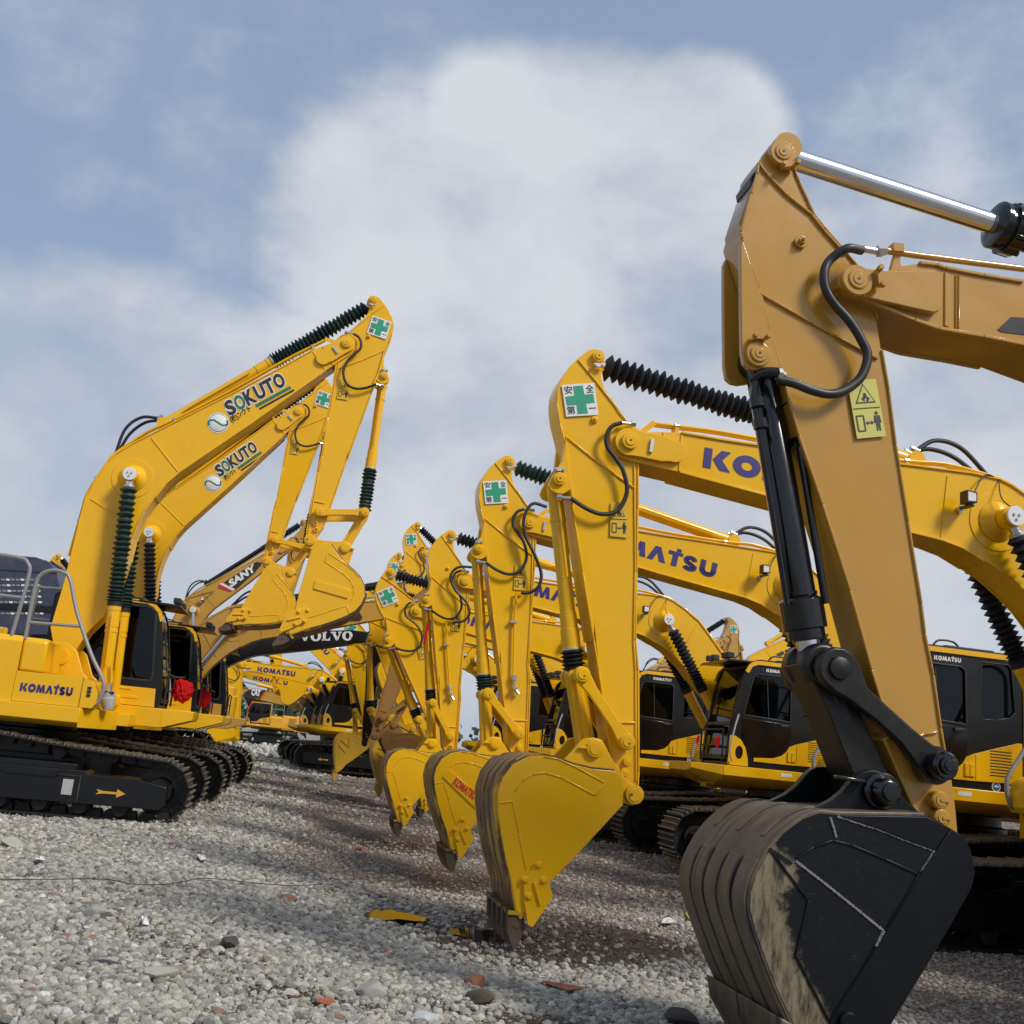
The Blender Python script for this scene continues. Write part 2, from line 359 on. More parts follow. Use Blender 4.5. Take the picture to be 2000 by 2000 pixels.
class Mach:
    """a machine standing at right angles to the line c: local x runs along it, local y away from the camera"""
    def __init__(s, name, label, cat, c, xc, z0=0., group=None, face=-1):
        s.c = c; s.xc = xc; s.z0 = z0; s.face = face
        e = bpy.data.objects.new(name, None); COL.objects.link(e); e.empty_display_size = .5
        e.location = AX*xc+NX*c+Vector((0, 0, z0)); e.rotation_euler = (0, 0, PSI)
        s.e = e; tag(e, label, cat, group)
    def P(s, px, py, off=0.):
        """the point of the machine's upright plane (at depth off) seen at a place of the traced outline: (x,z)"""
        d = ray(px, py); t = (s.c+off-NX.dot(CP))/NX.dot(d); p = CP+d*t
        return (p.dot(AX)-s.xc, p.z-s.z0)
    def PL(s, pts, off=0.): return [s.P(x, y, off) for x, y in pts]
def crop(ox, oy, k): return lambda pts: [(ox+x/k, oy+y/k) for x, y in pts]
C4 = crop(900, 650, 3.22); C5 = crop(850, 1200, 2.76); L3 = crop(200, 550, 3.22); L1c = crop(0, 1000, 3.864); Z1 = crop(40, 820, 6.44)
Z2 = crop(640, 990, 6.44); Z3 = crop(640, 1240, 6.44); Z4 = crop(400, 1260, 6.44); K1 = crop(1350, 250, 2.972); K2 = crop(1350, 850, 2.972); K3 = crop(1300, 1350, 2.76)
def sim(p, q):
    """similarity template (0,0)-(1,0) -> p-q ; flip mirrors"""
    p = Vector(p); e = Vector(q)-p
    return lambda pt, flip: tuple(p+e*pt[0]+Vector((-e.y, e.x))*(pt[1]*(-1 if flip else 1)))
def norm(pts, p, q):
    p = Vector(p); e = Vector(q)-p; L2 = e.length_squared; f = Vector((-e.y, e.x))
    return [((Vector(t)-p).dot(e)/L2, (Vector(t)-p).dot(f)/L2) for t in pts]
# ------------------------------------------------------------------ templates (outlines kept as lengths relative to two pins)
REF = Mach('reference_frame', None, None, 8.56, 0); 
R_, KO_ = -.17, -.2
rB = REF.P(1227, 864, R_); rK = REF.P(1235, 1551, R_)
def tn(pts, off=R_): return norm(REF.PL(pts, off), rB, rK)
ST = {}
ST['out'] = tn(C4([(745, 150), (815, 96), (850, 90), (880, 95), (905, 112), (917, 145), (907, 200), (893, 235), (893, 280), (912, 338), (950, 400), (1000, 490), (1060, 560), (1118, 632), (1124, 800), (1122, 1100), (1115, 1500), (1108, 1932)])
          + C5([(1103, 300), (1105, 850), (1100, 925), (1108, 960), (1100, 1000), (1080, 1020), (1050, 1025), (1022, 1005), (1003, 880), (962, 790), (915, 480), (890, 300), (866, 60)])
          + C4([(845, 1932), (775, 1500), (720, 1150), (690, 950), (665, 700), (648, 625), (622, 520), (610, 430), (614, 345), (640, 275), (690, 205)]))
ST['brk'] = tn(C4([(668, 640), (655, 720), (645, 800), (610, 850), (566, 925), (556, 955), (568, 985), (600, 1003), (650, 1010), (692, 985), (712, 1080), (716, 1000), (690, 900)]))
ST['r1'] = tn(C4([(745, 160), (860, 300), (1000, 480), (1110, 626)]))
ST['r2'] = tn(C4([(668, 645), (860, 800), (1108, 975)]))
ST['r3'] = tn(C4([(1098, 640), (1105, 1500), (1096, 1932)])+C5([(1088, 300), (1090, 900)]))
ST['r4'] = tn(C4([(612, 440), (630, 560), (665, 700), (690, 950), (720, 1150), (775, 1500), (845, 1932)])+C5([(890, 300), (915, 480), (962, 790)]))
ST['r5'] = tn(C5([(988, 582), (1086, 582)]))
ST['pins'] = dict(T=tn(C4([(868, 145)]))[0], A=tn(C4([(622, 918)]))[0], Q=tn(C5([(1025, 685)]))[0], b1=tn(C5([(1040, 793)]))[0], b2=tn(C5([(1025, 850)]))[0], g1=tn(C4([(848, 540)]))[0], g2=tn(C4([(868, 767)]))[0])
ST['cross'] = tn(C4([(668, 522), (872, 510), (845, 308), (640, 322)]))
ST['warn'] = tn(C4([(945, 1275), (1057, 1285), (1052, 1062), (950, 1060)]))
ST['hoseA'] = tn(C4([(640, 1005), (720, 1020), (820, 1085), (920, 1120), (1010, 1100), (1060, 1030), (1076, 950), (1050, 840), (1000, 760), (950, 690), (945, 620), (980, 560), (1040, 538), (1130, 545)]), -.34)
ST['hoseB'] = tn([(840+680+0, 0)]) if 0 else None
# bucket
rE = REF.P(*C5([(850, 725)])[0], -.22)
rK2 = REF.P(1235, 1551, -.22)
def bn(pts, off): return norm(REF.PL(pts, off), rK2, rE)
BK = {}
BK['side'] = bn(C5([(485, 1655), (455, 1600), (425, 1440), (395, 1330), (368, 1190), (352, 1060), (352, 970), (378, 885), (430, 815), (510, 772), (600, 764), (680, 782), (760, 812), (860, 835), (985, 845), (1030, 890), (1030, 1030), (1018, 1045), (760, 1330), (640, 1450), (585, 1560)]), -.55)
BK['shell'] = bn(C5([(485, 1655), (455, 1600), (425, 1440), (395, 1330), (368, 1190), (352, 1060), (352, 970), (378, 885), (430, 815), (510, 772), (600, 764), (680, 782), (760, 812), (860, 835), (985, 845)]), -.55)
BK['ear'] = bn(C5([(690, 790), (735, 745), (780, 690), (800, 672), (850, 665), (895, 678), (912, 705), (950, 780), (1000, 855), (1040, 905), (1100, 930), (1109, 975), (1095, 1015), (1062, 1028), (1000, 1010), (900, 900)]), -.24)
BK['tooth'] = bn(C5([(405, 1600), (490, 1610), (500, 1700), (455, 1815), (435, 1815), (405, 1720)]), -.5)
BK['cut'] = bn(C5([(495, 1440), (578, 1345), (612, 1400), (655, 1525), (640, 1560), (545, 1700), (518, 1685), (500, 1560)]), -.58)
BK['bolts'] = bn(C5([(577, 1362), (605, 1445), (505, 1443), (525, 1533)]), -.6)
BK['rib'] = bn(C5([(555, 1455), (590, 1580)]), -.6)
BK['w1'] = bn(C5([(355, 1028), (435, 1015), (470, 1190), (510, 1390)]), -.56)
BK['w2'] = bn(C5([(445, 960), (480, 905), (540, 868), (610, 860), (700, 885), (880, 980), (935, 913), (780, 830)]), -.56)
BK['w3'] = bn(C5([(600, 770), (680, 785), (780, 830)]), -.56)
rA = REF.P(1093.2, 935, -.2)
# boom (traced from the near machine of the left-hand row)
RL = Mach('reference_frame', None, None, 15.3, 0)
lB = RL.P(677, 672, -.2); lC = RL.P(259, 934, -.2)
def on(pts, off=-.2): return norm(RL.PL(pts, off), lB, lC)
BM = {}
BM['out'] = on(L3([(1460, 378), (1480, 350), (1510, 332), (1545, 325), (1585, 345), (1605, 385), (1595, 425), (1560, 455), (1400, 560), (950, 880), (480, 1200), (400, 1270), (330, 1360)])
          + Z1([(1700, 950), (1560, 1150), (1470, 1330), (1400, 1500), (1340, 1750), (1290, 1932)]) + L1c([(790, 780), (660, 905), (560, 1060), (545, 1120), (505, 1165), (450, 1160), (418, 1110), (410, 1050), (380, 870), (500, 470)])
          + Z1([(600, 1870), (690, 1500), (750, 1250), (830, 960), (880, 880), (960, 720), (1100, 520), (1190, 430), (1420, 290)]) + L3([(450, 885), (820, 700), (1160, 520), (1320, 430), (1400, 398)]))
BM['seam1'] = on(L3([(310, 985), (480, 1200)])); BM['seam2'] = on(Z1([(880, 990), (1240, 1225), (1400, 1320)])); BM['seam3'] = on(L3([(1325, 440), (1400, 555)])); BM['seam4'] = on(L3([(1385, 405), (1450, 520)]))
BM['foot'] = on([(123, 1287)])[0]; BM['G'] = on([(316, 822)])[0]; BM['ring'] = on(Z1([(1410, 735)]))[0]
BM['lampA'] = on(Z1([(1250, 900)]))[0]
def top_run(off): return on(L3([(1400, 360), (1320, 400), (1160, 480), (820, 672), (450, 862), (280, 938)])+Z1([(1180, 415), (1090, 520), (950, 720), (850, 880), (810, 960), (730, 1250), (600, 1700)]), off)
BM['pipe'] = top_run(-.2)
bpy.data.objects.remove(REF.e); bpy.data.objects.remove(RL.e)
REFBK = (Vector(rK)-Vector(rB)).length; REFKE = (Vector(rE)-Vector(rK2)).length; REFBC = (Vector(lC)-Vector(lB)).length
def cross_sticker(m, q, y, parent, name='safety_sticker'):
    """white square sticker with green cross and four characters; q = corners (x,z): bottom left, bottom right, top right, top left"""
    b = MB(); q = [Vector(t) for t in q]
    def uv(u, v): return tuple((q[0]*(1-u)+q[1]*u)*(1-v)+(q[3]*(1-u)+q[2]*u)*v)
    b.prism([uv(0, 0), uv(1, 0), uv(1, 1), uv(0, 1)], y-.003, y, 'white')
    cr = [(.36, .06), (.68, .06), (.66, .36), (.93, .38), (.92, .66), (.65, .65), (.63, .94), (.33, .93), (.34, .64), (.05, .62), (.07, .34), (.36, .35)]
    b.prism([uv(*t) for t in cr], y-.005, y-.0032, 'green')
    for ch, u0, v0, s_ in (('安', .05, .70, .25), ('全', .71, .70, .25), ('第', .04, .06, .26), ('一', .73, .20, .22)):
        a = uv(u0, v0); c = uv(u0+s_, v0); t = uv(u0, v0+s_); h = (Vector(t)-Vector(a)).length*(1 if ch != '一' else .14)
        put_glyphs(b, glyphs(ch, 0, .012), a[0], a[1], c[0], c[1], h, y-.0055, 'ink')
    return b.build(name, parent)
def warn_sticker(m, q, y, parent, bg='stick', small=False):
    b = MB(); q = [Vector(t) for t in q]
    def uv(u, v): return tuple((q[0]*(1-u)+q[1]*u)*(1-v)+(q[3]*(1-u)+q[2]*u)*v)
    def pl(pts, mt, k): b.prism([uv(*t) for t in pts], y-.003-k*.001, y-.0025-(k-1)*.001, mt)
    b.prism([uv(0, 0), uv(1, 0), uv(1, 1), uv(0, 1)], y-.003, y, bg)
    def tri(u, v, s_, mt, k): pl([(u-s_, v-s_*.42), (u+s_, v-s_*.42), (u, v+s_*.55)], mt, k)
    tri(.5, .74, .36, 'ink', 1); tri(.5, .735, .29, bg, 2)
    for a_, c_ in (((.38, .66), (.52, .70)), ((.44, .63), (.50, .76)), ((.50, .76), (.58, .66)), ((.55, .62), (.64, .68))): b.ridge([uv(*a_), uv(*c_)], .012, y-.0065, y-.0055, 'ink')
    b.ridge([uv(.04, .505), uv(.96, .505)], .006, y-.005, y-.0035, 'ink')
    for e_ in ([(.10, .12), (.34, .12), (.34, .38), (.10, .38), (.10, .12)],): b.ridge([uv(*t) for t in e_], .008, y-.005, y-.0035, 'ink')
    b.ridge([uv(.42, .25), uv(.62, .25)], .009, y-.005, y-.0035, 'ink')
    pl([(.38, .25), (.46, .29), (.46, .21)], 'ink', 1.5); pl([(.66, .25), (.58, .29), (.58, .21)], 'ink', 1.5)
    u = .80
    pl([(u-.10, .37), (u+.10, .37), (u+.13, .24), (u+.09, .24), (u+.08, .32), (u+.07, .10), (u+.02, .10), (u, .22), (u-.02, .10), (u-.07, .10), (u-.08, .32), (u-.09, .24), (u-.13, .24)], 'ink', 1.5)
    hp = uv(u, .41); r = (Vector(uv(.06, .41))-Vector(uv(0, .41))).length
    b.cyl(hp, r, y-.005, y-.0035, 'ink', 12, .0005)
    return b.build('warning_sticker', parent)
def pin_end(b, p, r, y, mat, keeper=None, s=1.):
    b.cyl(p, r, y-.035*s, y+.02, mat, 28); b.cyl(p, r*.62, y-.045*s, y-.03*s, mat, 24, .004); b.cyl(p, r*.12, y-.049*s, y-.04*s, 'ink', 8, .001)
def bellows(b, p1, p2, r0, r1, n, mat, t0=0., t1=1., squash=1.0):
    p1 = Vector(p1); p2 = Vector(p2); prof = []
    rnd = random.Random(n*7+int(r0*1000))
    for k in range(n):
        a = (k/n)**squash; c = ((k+.5)/n)**squash
        jit = 1+rnd.uniform(-.09, .06)
        prof += [(a, r0), (a*.55+c*.45, (r0+r1)/2), (c-.001, r1*jit), (c+.001, r1*jit)]
    prof.append((1, r0)); b.lathe(p1+(p2-p1)*t0, p1+(p2-p1)*t1, prof, mat, 22, r1*.045, rnd)
def V3(p, y): return (p[0], y, p[1])
def lerp(p, q, t): return tuple(Vector(p)*(1-t)+Vector(q)*t)
def make_stick(m, B, K, col='yellow', flip=False, sticker=True, warn=True, hose=True, detail=2, bev=.006, extra_hose=False, hosemat='hose'):
    T = sim(B, K); s = (Vector(K)-Vector(B)).length/REFBK; f = lambda pts: [T(p, flip) for p in pts]
    w = .17*s; b = MB()
    b.prism(f(ST['out']), -w+.012*s, w-.012*s, col)
    # raised edge of the top, front and back plates
    o = f(ST['out'])
    b.ridge(o[10:30] if detail > 1 else o[12:14], .016*s, -w, -w+.02*s, col)
    for k in ('r1', 'r2', 'r3', 'r4', 'r5'): b.ridge(f(ST[k]), .014*s, -w-.002*s, -w+.014*s, col)
    # the two lugs of the bucket cylinder
    for y0, y1 in ((-w-.012*s, -w+.05*s), (w-.05*s, w+.01*s)): b.prism(f(ST['brk']), y0, y1, col)
    st = b.build('stick', m.e, bev)
    P = {k: T(v, flip) for k, v in ST['pins'].items()}
    for kk, yk in (('T', -w), ('A', -w-.012*s)):
        b = MB(); pin_end(b, P[kk], .055*s, yk, col, s=s); b.build('pin', st)
    b = MB(); b.cyl(P['g1'], .03*s, -w-.012*s, -w+.02, col, 20); b.cyl(P['g1'], .014*s, -w-.03*s, -w, col, 12); b.build('grease_point', st)
    for k in ('b1', 'b2'):
        b = MB(); b.cyl(P[k], .035*s, -w-.022*s, -w+.02, col, 24); b.cyl(P[k], .018*s, -w-.024*s, -w-.02*s, 'rust' if m.c > 14 else col, 16, .002); b.build('bushing', st)
    if detail > 0:   # plated keeper bars
        e = (Vector(K)-Vector(B)).normalized(); sgn = -1 if flip else 1; q = Vector((-e.y, e.x))*sgn
        for c0 in (Vector(P['T'])+e*.085*s, Vector(P['A'])-e*.08*s):
            b = MB(); a = c0-q*.045*s; c = c0+q*.045*s; b.beam(a, c, .03*s, -w-.04*s, -w-.018*s, 'steel' if col == 'yellow' else col)
            for t in (a, c): b.cyl(lerp(a, c, .15 if t is a else .85), .012*s, -w-.055*s, -w-.038*s, 'steel' if col == 'yellow' else col, 6, .002)
            b.build('pin_keeper', st)
    if sticker: cross_sticker(m, (f(ST['cross'])[::-1] if False else ([f(ST['cross'])[i] for i in ((1, 0, 3, 2) if flip else (0, 1, 2, 3))])), -w-.001, st)
    if warn:
        q = f(ST['warn']); q = [q[i] for i in ((1, 0, 3, 2) if flip else (0, 1, 2, 3))]
        warn_sticker(m, q, -w-.001, st, 'ystick' if warn == 1 else warn)
    if hose:
        h = f(ST['hoseA']); n = len(h); b = MB()
        ys = [-w-.02-.0*s]+[-w-.065*s]*(n-2)+[-w-.06*s]
        pts = [V3(p, y) for p, y in zip(h, ys)]
        b.tube(pts[1:-1], .019*s, hosemat, 10); b.tube([pts[0], lerp3(pts[0], pts[1], .5), pts[1]], .017*s, 'steel', 10, 3); b.tube([pts[-2], pts[-1]], .017*s, 'steel', 10, 0)
        b.lathe(pts[0], lerp3(pts[0], pts[1], .35), [(0, .028*s), (1, .028*s)], 'steel', 6)
        b.lathe(lerp3(pts[-2], pts[-1], .7), pts[-1], [(0, .027*s), (1, .027*s)], 'steel', 6)
        b.build('hydraulic_hose', st)
    return st, P, s
def lerp3(a, b, t): return tuple(Vector(a)*(1-t)+Vector(b)*t)
def make_linkage(m, P, J, E, s, col='yellow', bel='rubber', t_barrel=.86, rod='chrome', barrel=None, bev=.005):
    """bucket cylinder from the stick lug to joint J, the two side links and the H link down to the bucket ear E"""
    w = .17*s; A = P['A']; barrel = barrel or col
    b = MB(); p1 = V3(A, 0); p2 = V3(J, 0); L = (Vector(J)-Vector(A)).length; k = 1/L
    t1 = t_barrel
    b.lathe(p1, p2, [(0, .055*s), (.05*k, .07*s), (.13*k, .07*s), (.16*k, .064*s), (.30*k, .064*s), (.302*k, .070*s), (.33*k, .070*s), (.332*k, .064*s), (t1-.30*k, .064*s), (t1-.298*k, .069*s), (t1-.27*k, .069*s), (t1-.268*k, .072*s), (t1-.16*k, .072*s), (t1-.158*k, .078*s), (t1, .078*s)], barrel, 28)
    b.tube([V3(lerp(A, J, .10), -.085*s), V3(lerp(A, J, .2), -.10*s), V3(lerp(A, J, .5), -.10*s)], .011*s, barrel, 8, 0)
    cy = b.build('bucket_cylinder', m.e, 0)
    b = MB(); b.lathe(lerp3(p1, p2, t1-.01), p2, [(0, .04*s), (1, .04*s)], rod, 20); b.build('rod', cy)
    if bel:
        b = MB(); e1 = min(t1+.18*k, .97) if t1 > .8 else .97
        b.lathe(lerp3(p1, p2, t1+.0*k), lerp3(p1, p2, t1+.015*k), [(0, .086*s), (1, .086*s)], 'steel', 24)
        bellows(b, lerp3(p1, p2, t1+.015*k), lerp3(p1, p2, e1), .072*s, .098*s, 5 if t1 > .8 else 12, bel)
        b.build('bellows', cy)
    b = MB(); b.lathe(V3(J, -.085*s), V3(J, .085*s), [(0, .06*s), (1, .06*s)], col, 24)
    b.link(J, E, .07*s, .07*s, .13*s, -.08*s, .08*s, col)
    b.beam(lerp(J, E, .12), lerp(J, E, .9), .05*s, -.105*s, .105*s, col); h = b.build('h_link', m.e, bev)
    for sy, nm in ((-1, 0), (1, 1)):
        b = MB(); y0, y1 = (-w-.075*s, -w-.025*s) if sy < 0 else (w+.025*s, w+.075*s)
        b.link(J, P['Q'], .066*s, .066*s, .085*s, y0, y1, col); l = b.build('side_link', m.e, bev)
        if sy < 0:
            for p, ky in ((J, 0), (P['Q'], .03)):
                b = MB(); b.cyl(p, .062*s, y0-.03*s, y0+.01, col, 28); b.cyl(p, .042*s, y0-.038*s, y0-.028*s, col, 24, .003); b.cyl((p[0]+.012*s, p[1]-.012*s), .008*s, y0-.043*s, y0-.036*s, 'rust', 8, .001); b.build('pin', l)
        else:
            b = MB(); b.lathe(V3(J, -w-.05*s), V3(J, w+.05*s), [(0, .045*s), (1, .045*s)], col, 20); b.build('pin', l)
def make_bucket(m, K, E, col='yellow', flip=False, shell='shell_y', tooth='mud', T2=None, cut=True, width=None, patch=None, vribs=False, teeth=5, bev=.006):
    T = T2 or sim(K, E); s = (Vector(E)-Vector(K)).length/REFKE; f = lambda pts: [T(p, flip) for p in pts]
    hw = (width or .94*s)/2
    sd = f(BK['side'])
    bk = bpy.data.objects.new('bucket', None); COL.objects.link(bk); bk.parent = m.e; bk.empty_display_size = .2
    b = MB(); b.prism(sd, hw-.03*s, hw, col); b.build('side_plate', bk, bev)
    b = MB(); b.prism(sd, -hw, -hw+.03*s, col)
    for k in ('w1', 'w2', 'w3'): b.ridge(f(BK[k]), .013*s, -hw-.007*s, -hw+.005, col)
    if vribs:
        q = sd; c0 = lerp(q[5], q[17], .45)
        b.ridge([lerp(q[7], c0, .3), c0, lerp(q[10], c0, .35)], .03*s, -hw-.02*s, -hw+.002, col)
        b.ridge([lerp(q[6], q[18], .2), lerp(q[6], q[18], .6)], .03*s, -hw-.018*s, -hw+.002, col)
    b.build('side_plate', bk, bev)
    if patch:
        b = MB(); q = m.PL(patch['quad'], -hw); b.prism(q, -hw-.016*s, -hw+.002, col); pt = b.build('side_patch', bk, .003)
        if 'text' in patch:
            b = MB(); (x0, z0), (x1, z1) = m.PL(patch['text'], -hw)
            b_ = glyphs('KOMATSU', 0, .05, 1.05) if patch.get('plain') else MAKER
            put_glyphs(b, b_, x0, z0, x1, z1, patch['h'], -hw-.020*s, patch.get('mat', 'redv')); b.build('lettering', pt)
    # curved back
    o = f(BK['shell']); th = .03*s; c = Vector((sum(p[0] for p in sd)/len(sd), sum(p[1] for p in sd)/len(sd)))
    b = MB(); n = len(o)
    vs = []; fs = []
    pts = [Vector(p) for p in o]; nr = []
    for i in range(n):
        d = (pts[min(i+1, n-1)]-pts[max(i-1, 0)]).normalized(); q = Vector((-d.y, d.x)); nr.append(q if q.dot(pts[i]-c) > 0 else -q)
    P2 = []
    for i in range(n-1):
        for k in range(3):
            t = k/3; P2.append((pts[i]*(1-t)+pts[i+1]*t, (nr[i]*(1-t)+nr[i+1]*t).normalized()))
    P2.append((pts[-1], nr[-1]))
    outer = [p+q*.012*s for p, q in P2]; inner = [p-q*.02*s for p, q in P2]
    b.prism([tuple(p) for p in outer]+[tuple(p) for p in inner[::-1]], -hw+.002, hw-.002, shell)
    # wear strips running round the heel
    i0, i1 = 5, int(len(P2)*.62)
    for k in range(4):
        y0 = -hw+.01*s+k*(2*hw-.02*s)/4; y1 = y0+(2*hw-.02*s)/4-.035*s
        b.prism([tuple(p+q*.030*s) for p, q in P2[i0:i1]]+[tuple(p+q*.010*s) for p, q in P2[i0:i1][::-1]], y0, y1, shell)
    b.build('back_shell', bk, .004)
    # lip and teeth
    tt = f(BK['tooth']); lipc = (Vector(tt[0])+Vector(tt[1]))/2
    b = MB(); b.prism([tt[0], tt[1], lerp(tt[1], tt[2], .2), lerp(tt[0], tt[5], .2)], -hw-.004, hw+.004, shell if tooth == 'mud' else col); b.build('lip', bk)
    for k in range(teeth):
        b = MB(); yc = -hw+.06*s+k*(2*hw-.12*s)/(teeth-1)
        b.prism(tt, yc-.042*s, yc+.042*s, tooth); b.cyl(lerp(lerp(tt[0], tt[1], .5), tt[3], .4), .022*s, yc-.048*s, yc+.048*s, tooth, 12); b.build('tooth', bk)
    if cut:
        for sy in (-1, 1):
            b = MB(); y0 = -hw-.028*s if sy < 0 else hw; b.prism(f(BK['cut']), y0, y0+.028*s, col)
            if sy < 0:
                for p in f(BK['bolts']): b.cyl(p, .028*s, y0-.012*s, y0+.01, col, 16); b.cyl(p, .017*s, y0-.026*s, y0-.008*s, col, 6, .003)
                b.ridge(f(BK['rib']), .018*s, y0-.02*s, y0+.002, col)
            b.build('side_cutter', bk, .003)
    # hinge ears
    w = .17*s
    for sy in (-1, 1):
        b = MB(); y0, y1 = (-w-.085*s, -w-.035*s) if sy < 0 else (w+.035*s, w+.085*s)
        b.prism(f(BK['ear']), y0, y1, col)
        if sy < 0:
            for p, r in ((K, .075), (E, .068)): b.cyl(p, r*s, y0-.035*s, y0+.01, col, 30); b.cyl(p, r*.7*s, y0-.042*s, y0-.03*s, col, 26, .003)
            b.cyl((K[0]-.03*s, K[1]), .012*s, y0-.047*s, y0-.04*s, 'rust', 10, .001)
            b.ridge([E, (E[0]-.13*s*(1 if not flip else -1), E[1]+.0)], .02*s, y0-.03*s, y0-.01, col)
        b.build('hinge_ear', bk, .005)
    return bk, s
def make_boom(m, B, C, col='yellow', flip=False, lamp=True, bev=.008, w=.21, detail=2, pipes=True, out=None):
    T = sim(B, C); s = (Vector(C)-Vector(B)).length/REFBC; f = lambda pts: [T(p, flip) for p in pts]; w *= s
    b = MB(); o = f(BM['out']); b.prism(o, -w+.018*s, w-.018*s, col)
    b.ridge(o[8:18], .02*s, -w, -w+.03*s, col); b.ridge(o[28:42], .02*s, -w, -w+.03*s, col); b.ridge(o[8:18], .02*s, w-.03*s, w, col)
    for k in ('seam1', 'seam2', 'seam3', 'seam4'): b.ridge(f(BM[k]), .016*s, -w+.008*s, -w+.02*s, col)
    rg = T(BM['ring'], flip); rg = C
    b.cyl(rg, .28*s, -w+.009*s, -w+.03*s, col, 48, .004)
    # fork cheeks that hold the stick
    q = f(BM['out'][:8]); e = (Vector(C)-Vector(B)).normalized()
    for sy in (-1, 1):
        y0 = -w-.03*s if sy < 0 else w-.02*s
        b.link(B, tuple(Vector(B)+e*.42*s), .125*s, .10*s, .23*s, y0, y0+.05*s, col)
    bo = b.build('boom', m.e, bev)
    P = {k: T(BM[k], flip) for k in ('foot', 'G')}
    b = MB(); pin_end(b, B, .075*s, -w-.03*s, col, s=s); b.build('pin', bo); b = MB(); sg = -1 if B[0] > C[0] else 1
    a = Vector(B)+e*.20*s; q = Vector((-e.y, e.x)); b.beam(a-q*.06*s, a+q*.06*s, .03*s, -w-.055*s, -w-.028*s, 'steel' if col == 'yellow' else col)
    b.build('pin_keeper', bo); b = MB(); pin_end(b, P['foot'], .09*s, -w, col, s=s); b.build('pin', bo); b = MB()
    b.lathe(V3(C, -w-.26*s), V3(C, w+.26*s), [(0, .085*s), (1, .085*s)], col, 28)
    b.lathe(V3(C, -w-.10*s), V3(C, -w), [(0, .1*s), (.3, .11*s), (1, .19*s)], col, 28)
    b.build('pin', bo)
    b = MB(); b.cyl(C, .092*s, -w-.275*s, -w-.25*s, 'white', 28, .004)
    for k in range(3): b.cyl((C[0]+.03*s*cos(k*2.1+.5), C[1]+.03*s*sin(k*2.1+.5)), .013*s, -w-.29*s, -w-.27*s, 'steel', 6, .001)
    b.build('boss_cap', bo)
    if pipes:
        r = f(BM['pipe']); b = MB()
        up = 1
        b.tube([V3(p, -w+.05*s) for p in r], .016*s, col, 8, 3); b.tube([V3((p[0], p[1]), -w+.11*s) for p in r], .016*s, col, 8, 3)
        for k in (1, 4, 8, 11):
            if k < len(r)-1:
                d = (Vector(r[k+1])-Vector(r[k])).normalized(); b.lathe(V3(tuple(Vector(r[k])-d*.02*s), -w+.05*s), V3(tuple(Vector(r[k])+d*.02*s), -w+.05*s), [(0, .026*s), (1, .026*s)], 'steel', 10)
                n_ = Vector((-d.y, d.x)); n_ = n_ if n_.dot(Vector(C)-Vector(r[k])) > 0 else -n_
                b.beam(r[k], tuple(Vector(r[k])+n_*.09*s), .035*s, -w+.03*s, -w+.13*s, col)
        # pipe bracket at the fork
        b.beam(r[0], tuple(Vector(B)*.55+Vector(r[0])*.45), .05*s, -w+.02*s, -w+.035*s, col)
        b.build('hydraulic_pipe', bo)
        # hoses that jump from the arm cylinder to the boom pipes
        G = Vector(P['G']); d = (Vector(C)-Vector(B)).normalized(); upv = Vector((-d.y, d.x)); upv = upv if upv.y > 0 else -upv
        b = MB()
        for k, (yy, hh) in enumerate(((-.05, .17), (.05, .11))):
            p0 = G+upv*.10*s; p3 = Vector(r[6])+upv*.02*s; L_ = p3-p0
            b.tube([V3(tuple(p0), yy*s), V3(tuple(p0+L_*.25+upv*hh*s), yy*s), V3(tuple(p0+L_*.6+upv*hh*s*1.1), yy*s), V3(tuple(p3), yy*s)], .022*s, 'hose', 10)
            b.lathe(V3(tuple(p0-L_.normalized()*.06*s), yy*s), V3(tuple(p0+L_.normalized()*.03*s), yy*s), [(0, .026*s), (1, .026*s)], 'steel', 8)
        b.build('hydraulic_hose', bo)
    if lamp:
        e2 = (Vector(B)-Vector(C)).normalized(); up = Vector((-e2.y, e2.x)); up = up if up.y > 0 else -up
        c0 = Vector(C)+e2*.40*s+up*.10*s
        b = MB(); b.box(c0.x-.02*s, c0.x+.02*s, -w-.03*s, -w+.01, c0.y-.10*s, c0.y-.04*s, 'steel'); b.box(c0.x-.01*s, c0.x+.05*s, -w-.16*s, -w-.02*s, c0.y-.06*s, c0.y-.045*s, 'ink')
        b.build('lamp_bracket', bo)
        b = MB(); x0 = c0.x; b.prism([(x0-.055*s, c0.y-.045*s), (x0+.05*s, c0.y-.035*s), (x0+.05*s, c0.y+.065*s), (x0-.055*s, c0.y+.075*s)], -w-.2*s, -w-.09*s, 'ink')
        b.prism([(x0-.045*s, c0.y-.03*s), (x0+.035*s, c0.y-.025*s), (x0+.035*s, c0.y+.05*s), (x0-.045*s, c0.y+.058*s)], -w-.205*s, -w-.198*s, 'white')
        lp = b.build('work_lamp', bo, .003)
        b = MB(); tp = Vector(r[6]) if pipes else c0
        b.tube([V3((x0+.05*s, c0.y), -w-.15*s), V3((x0+.12*s, c0.y+.12*s), -w-.06*s), V3((x0+.25*s, c0.y+.30*s), -w-.02*s), V3(tuple(Vector(C)+up*.42*s), -w+.02*s)], .007*s, 'ink', 6)
        b.tube([V3((C[0], C[1]+.08*s), -w-.22*s), V3((C[0]-.03*s, C[1]+.2*s), -w-.10*s), V3(tuple(Vector(C)+up*.42*s), -w+.02*s)], .006*s, 'ink', 6)
        b.build('cable', bo)
    return bo, P, s
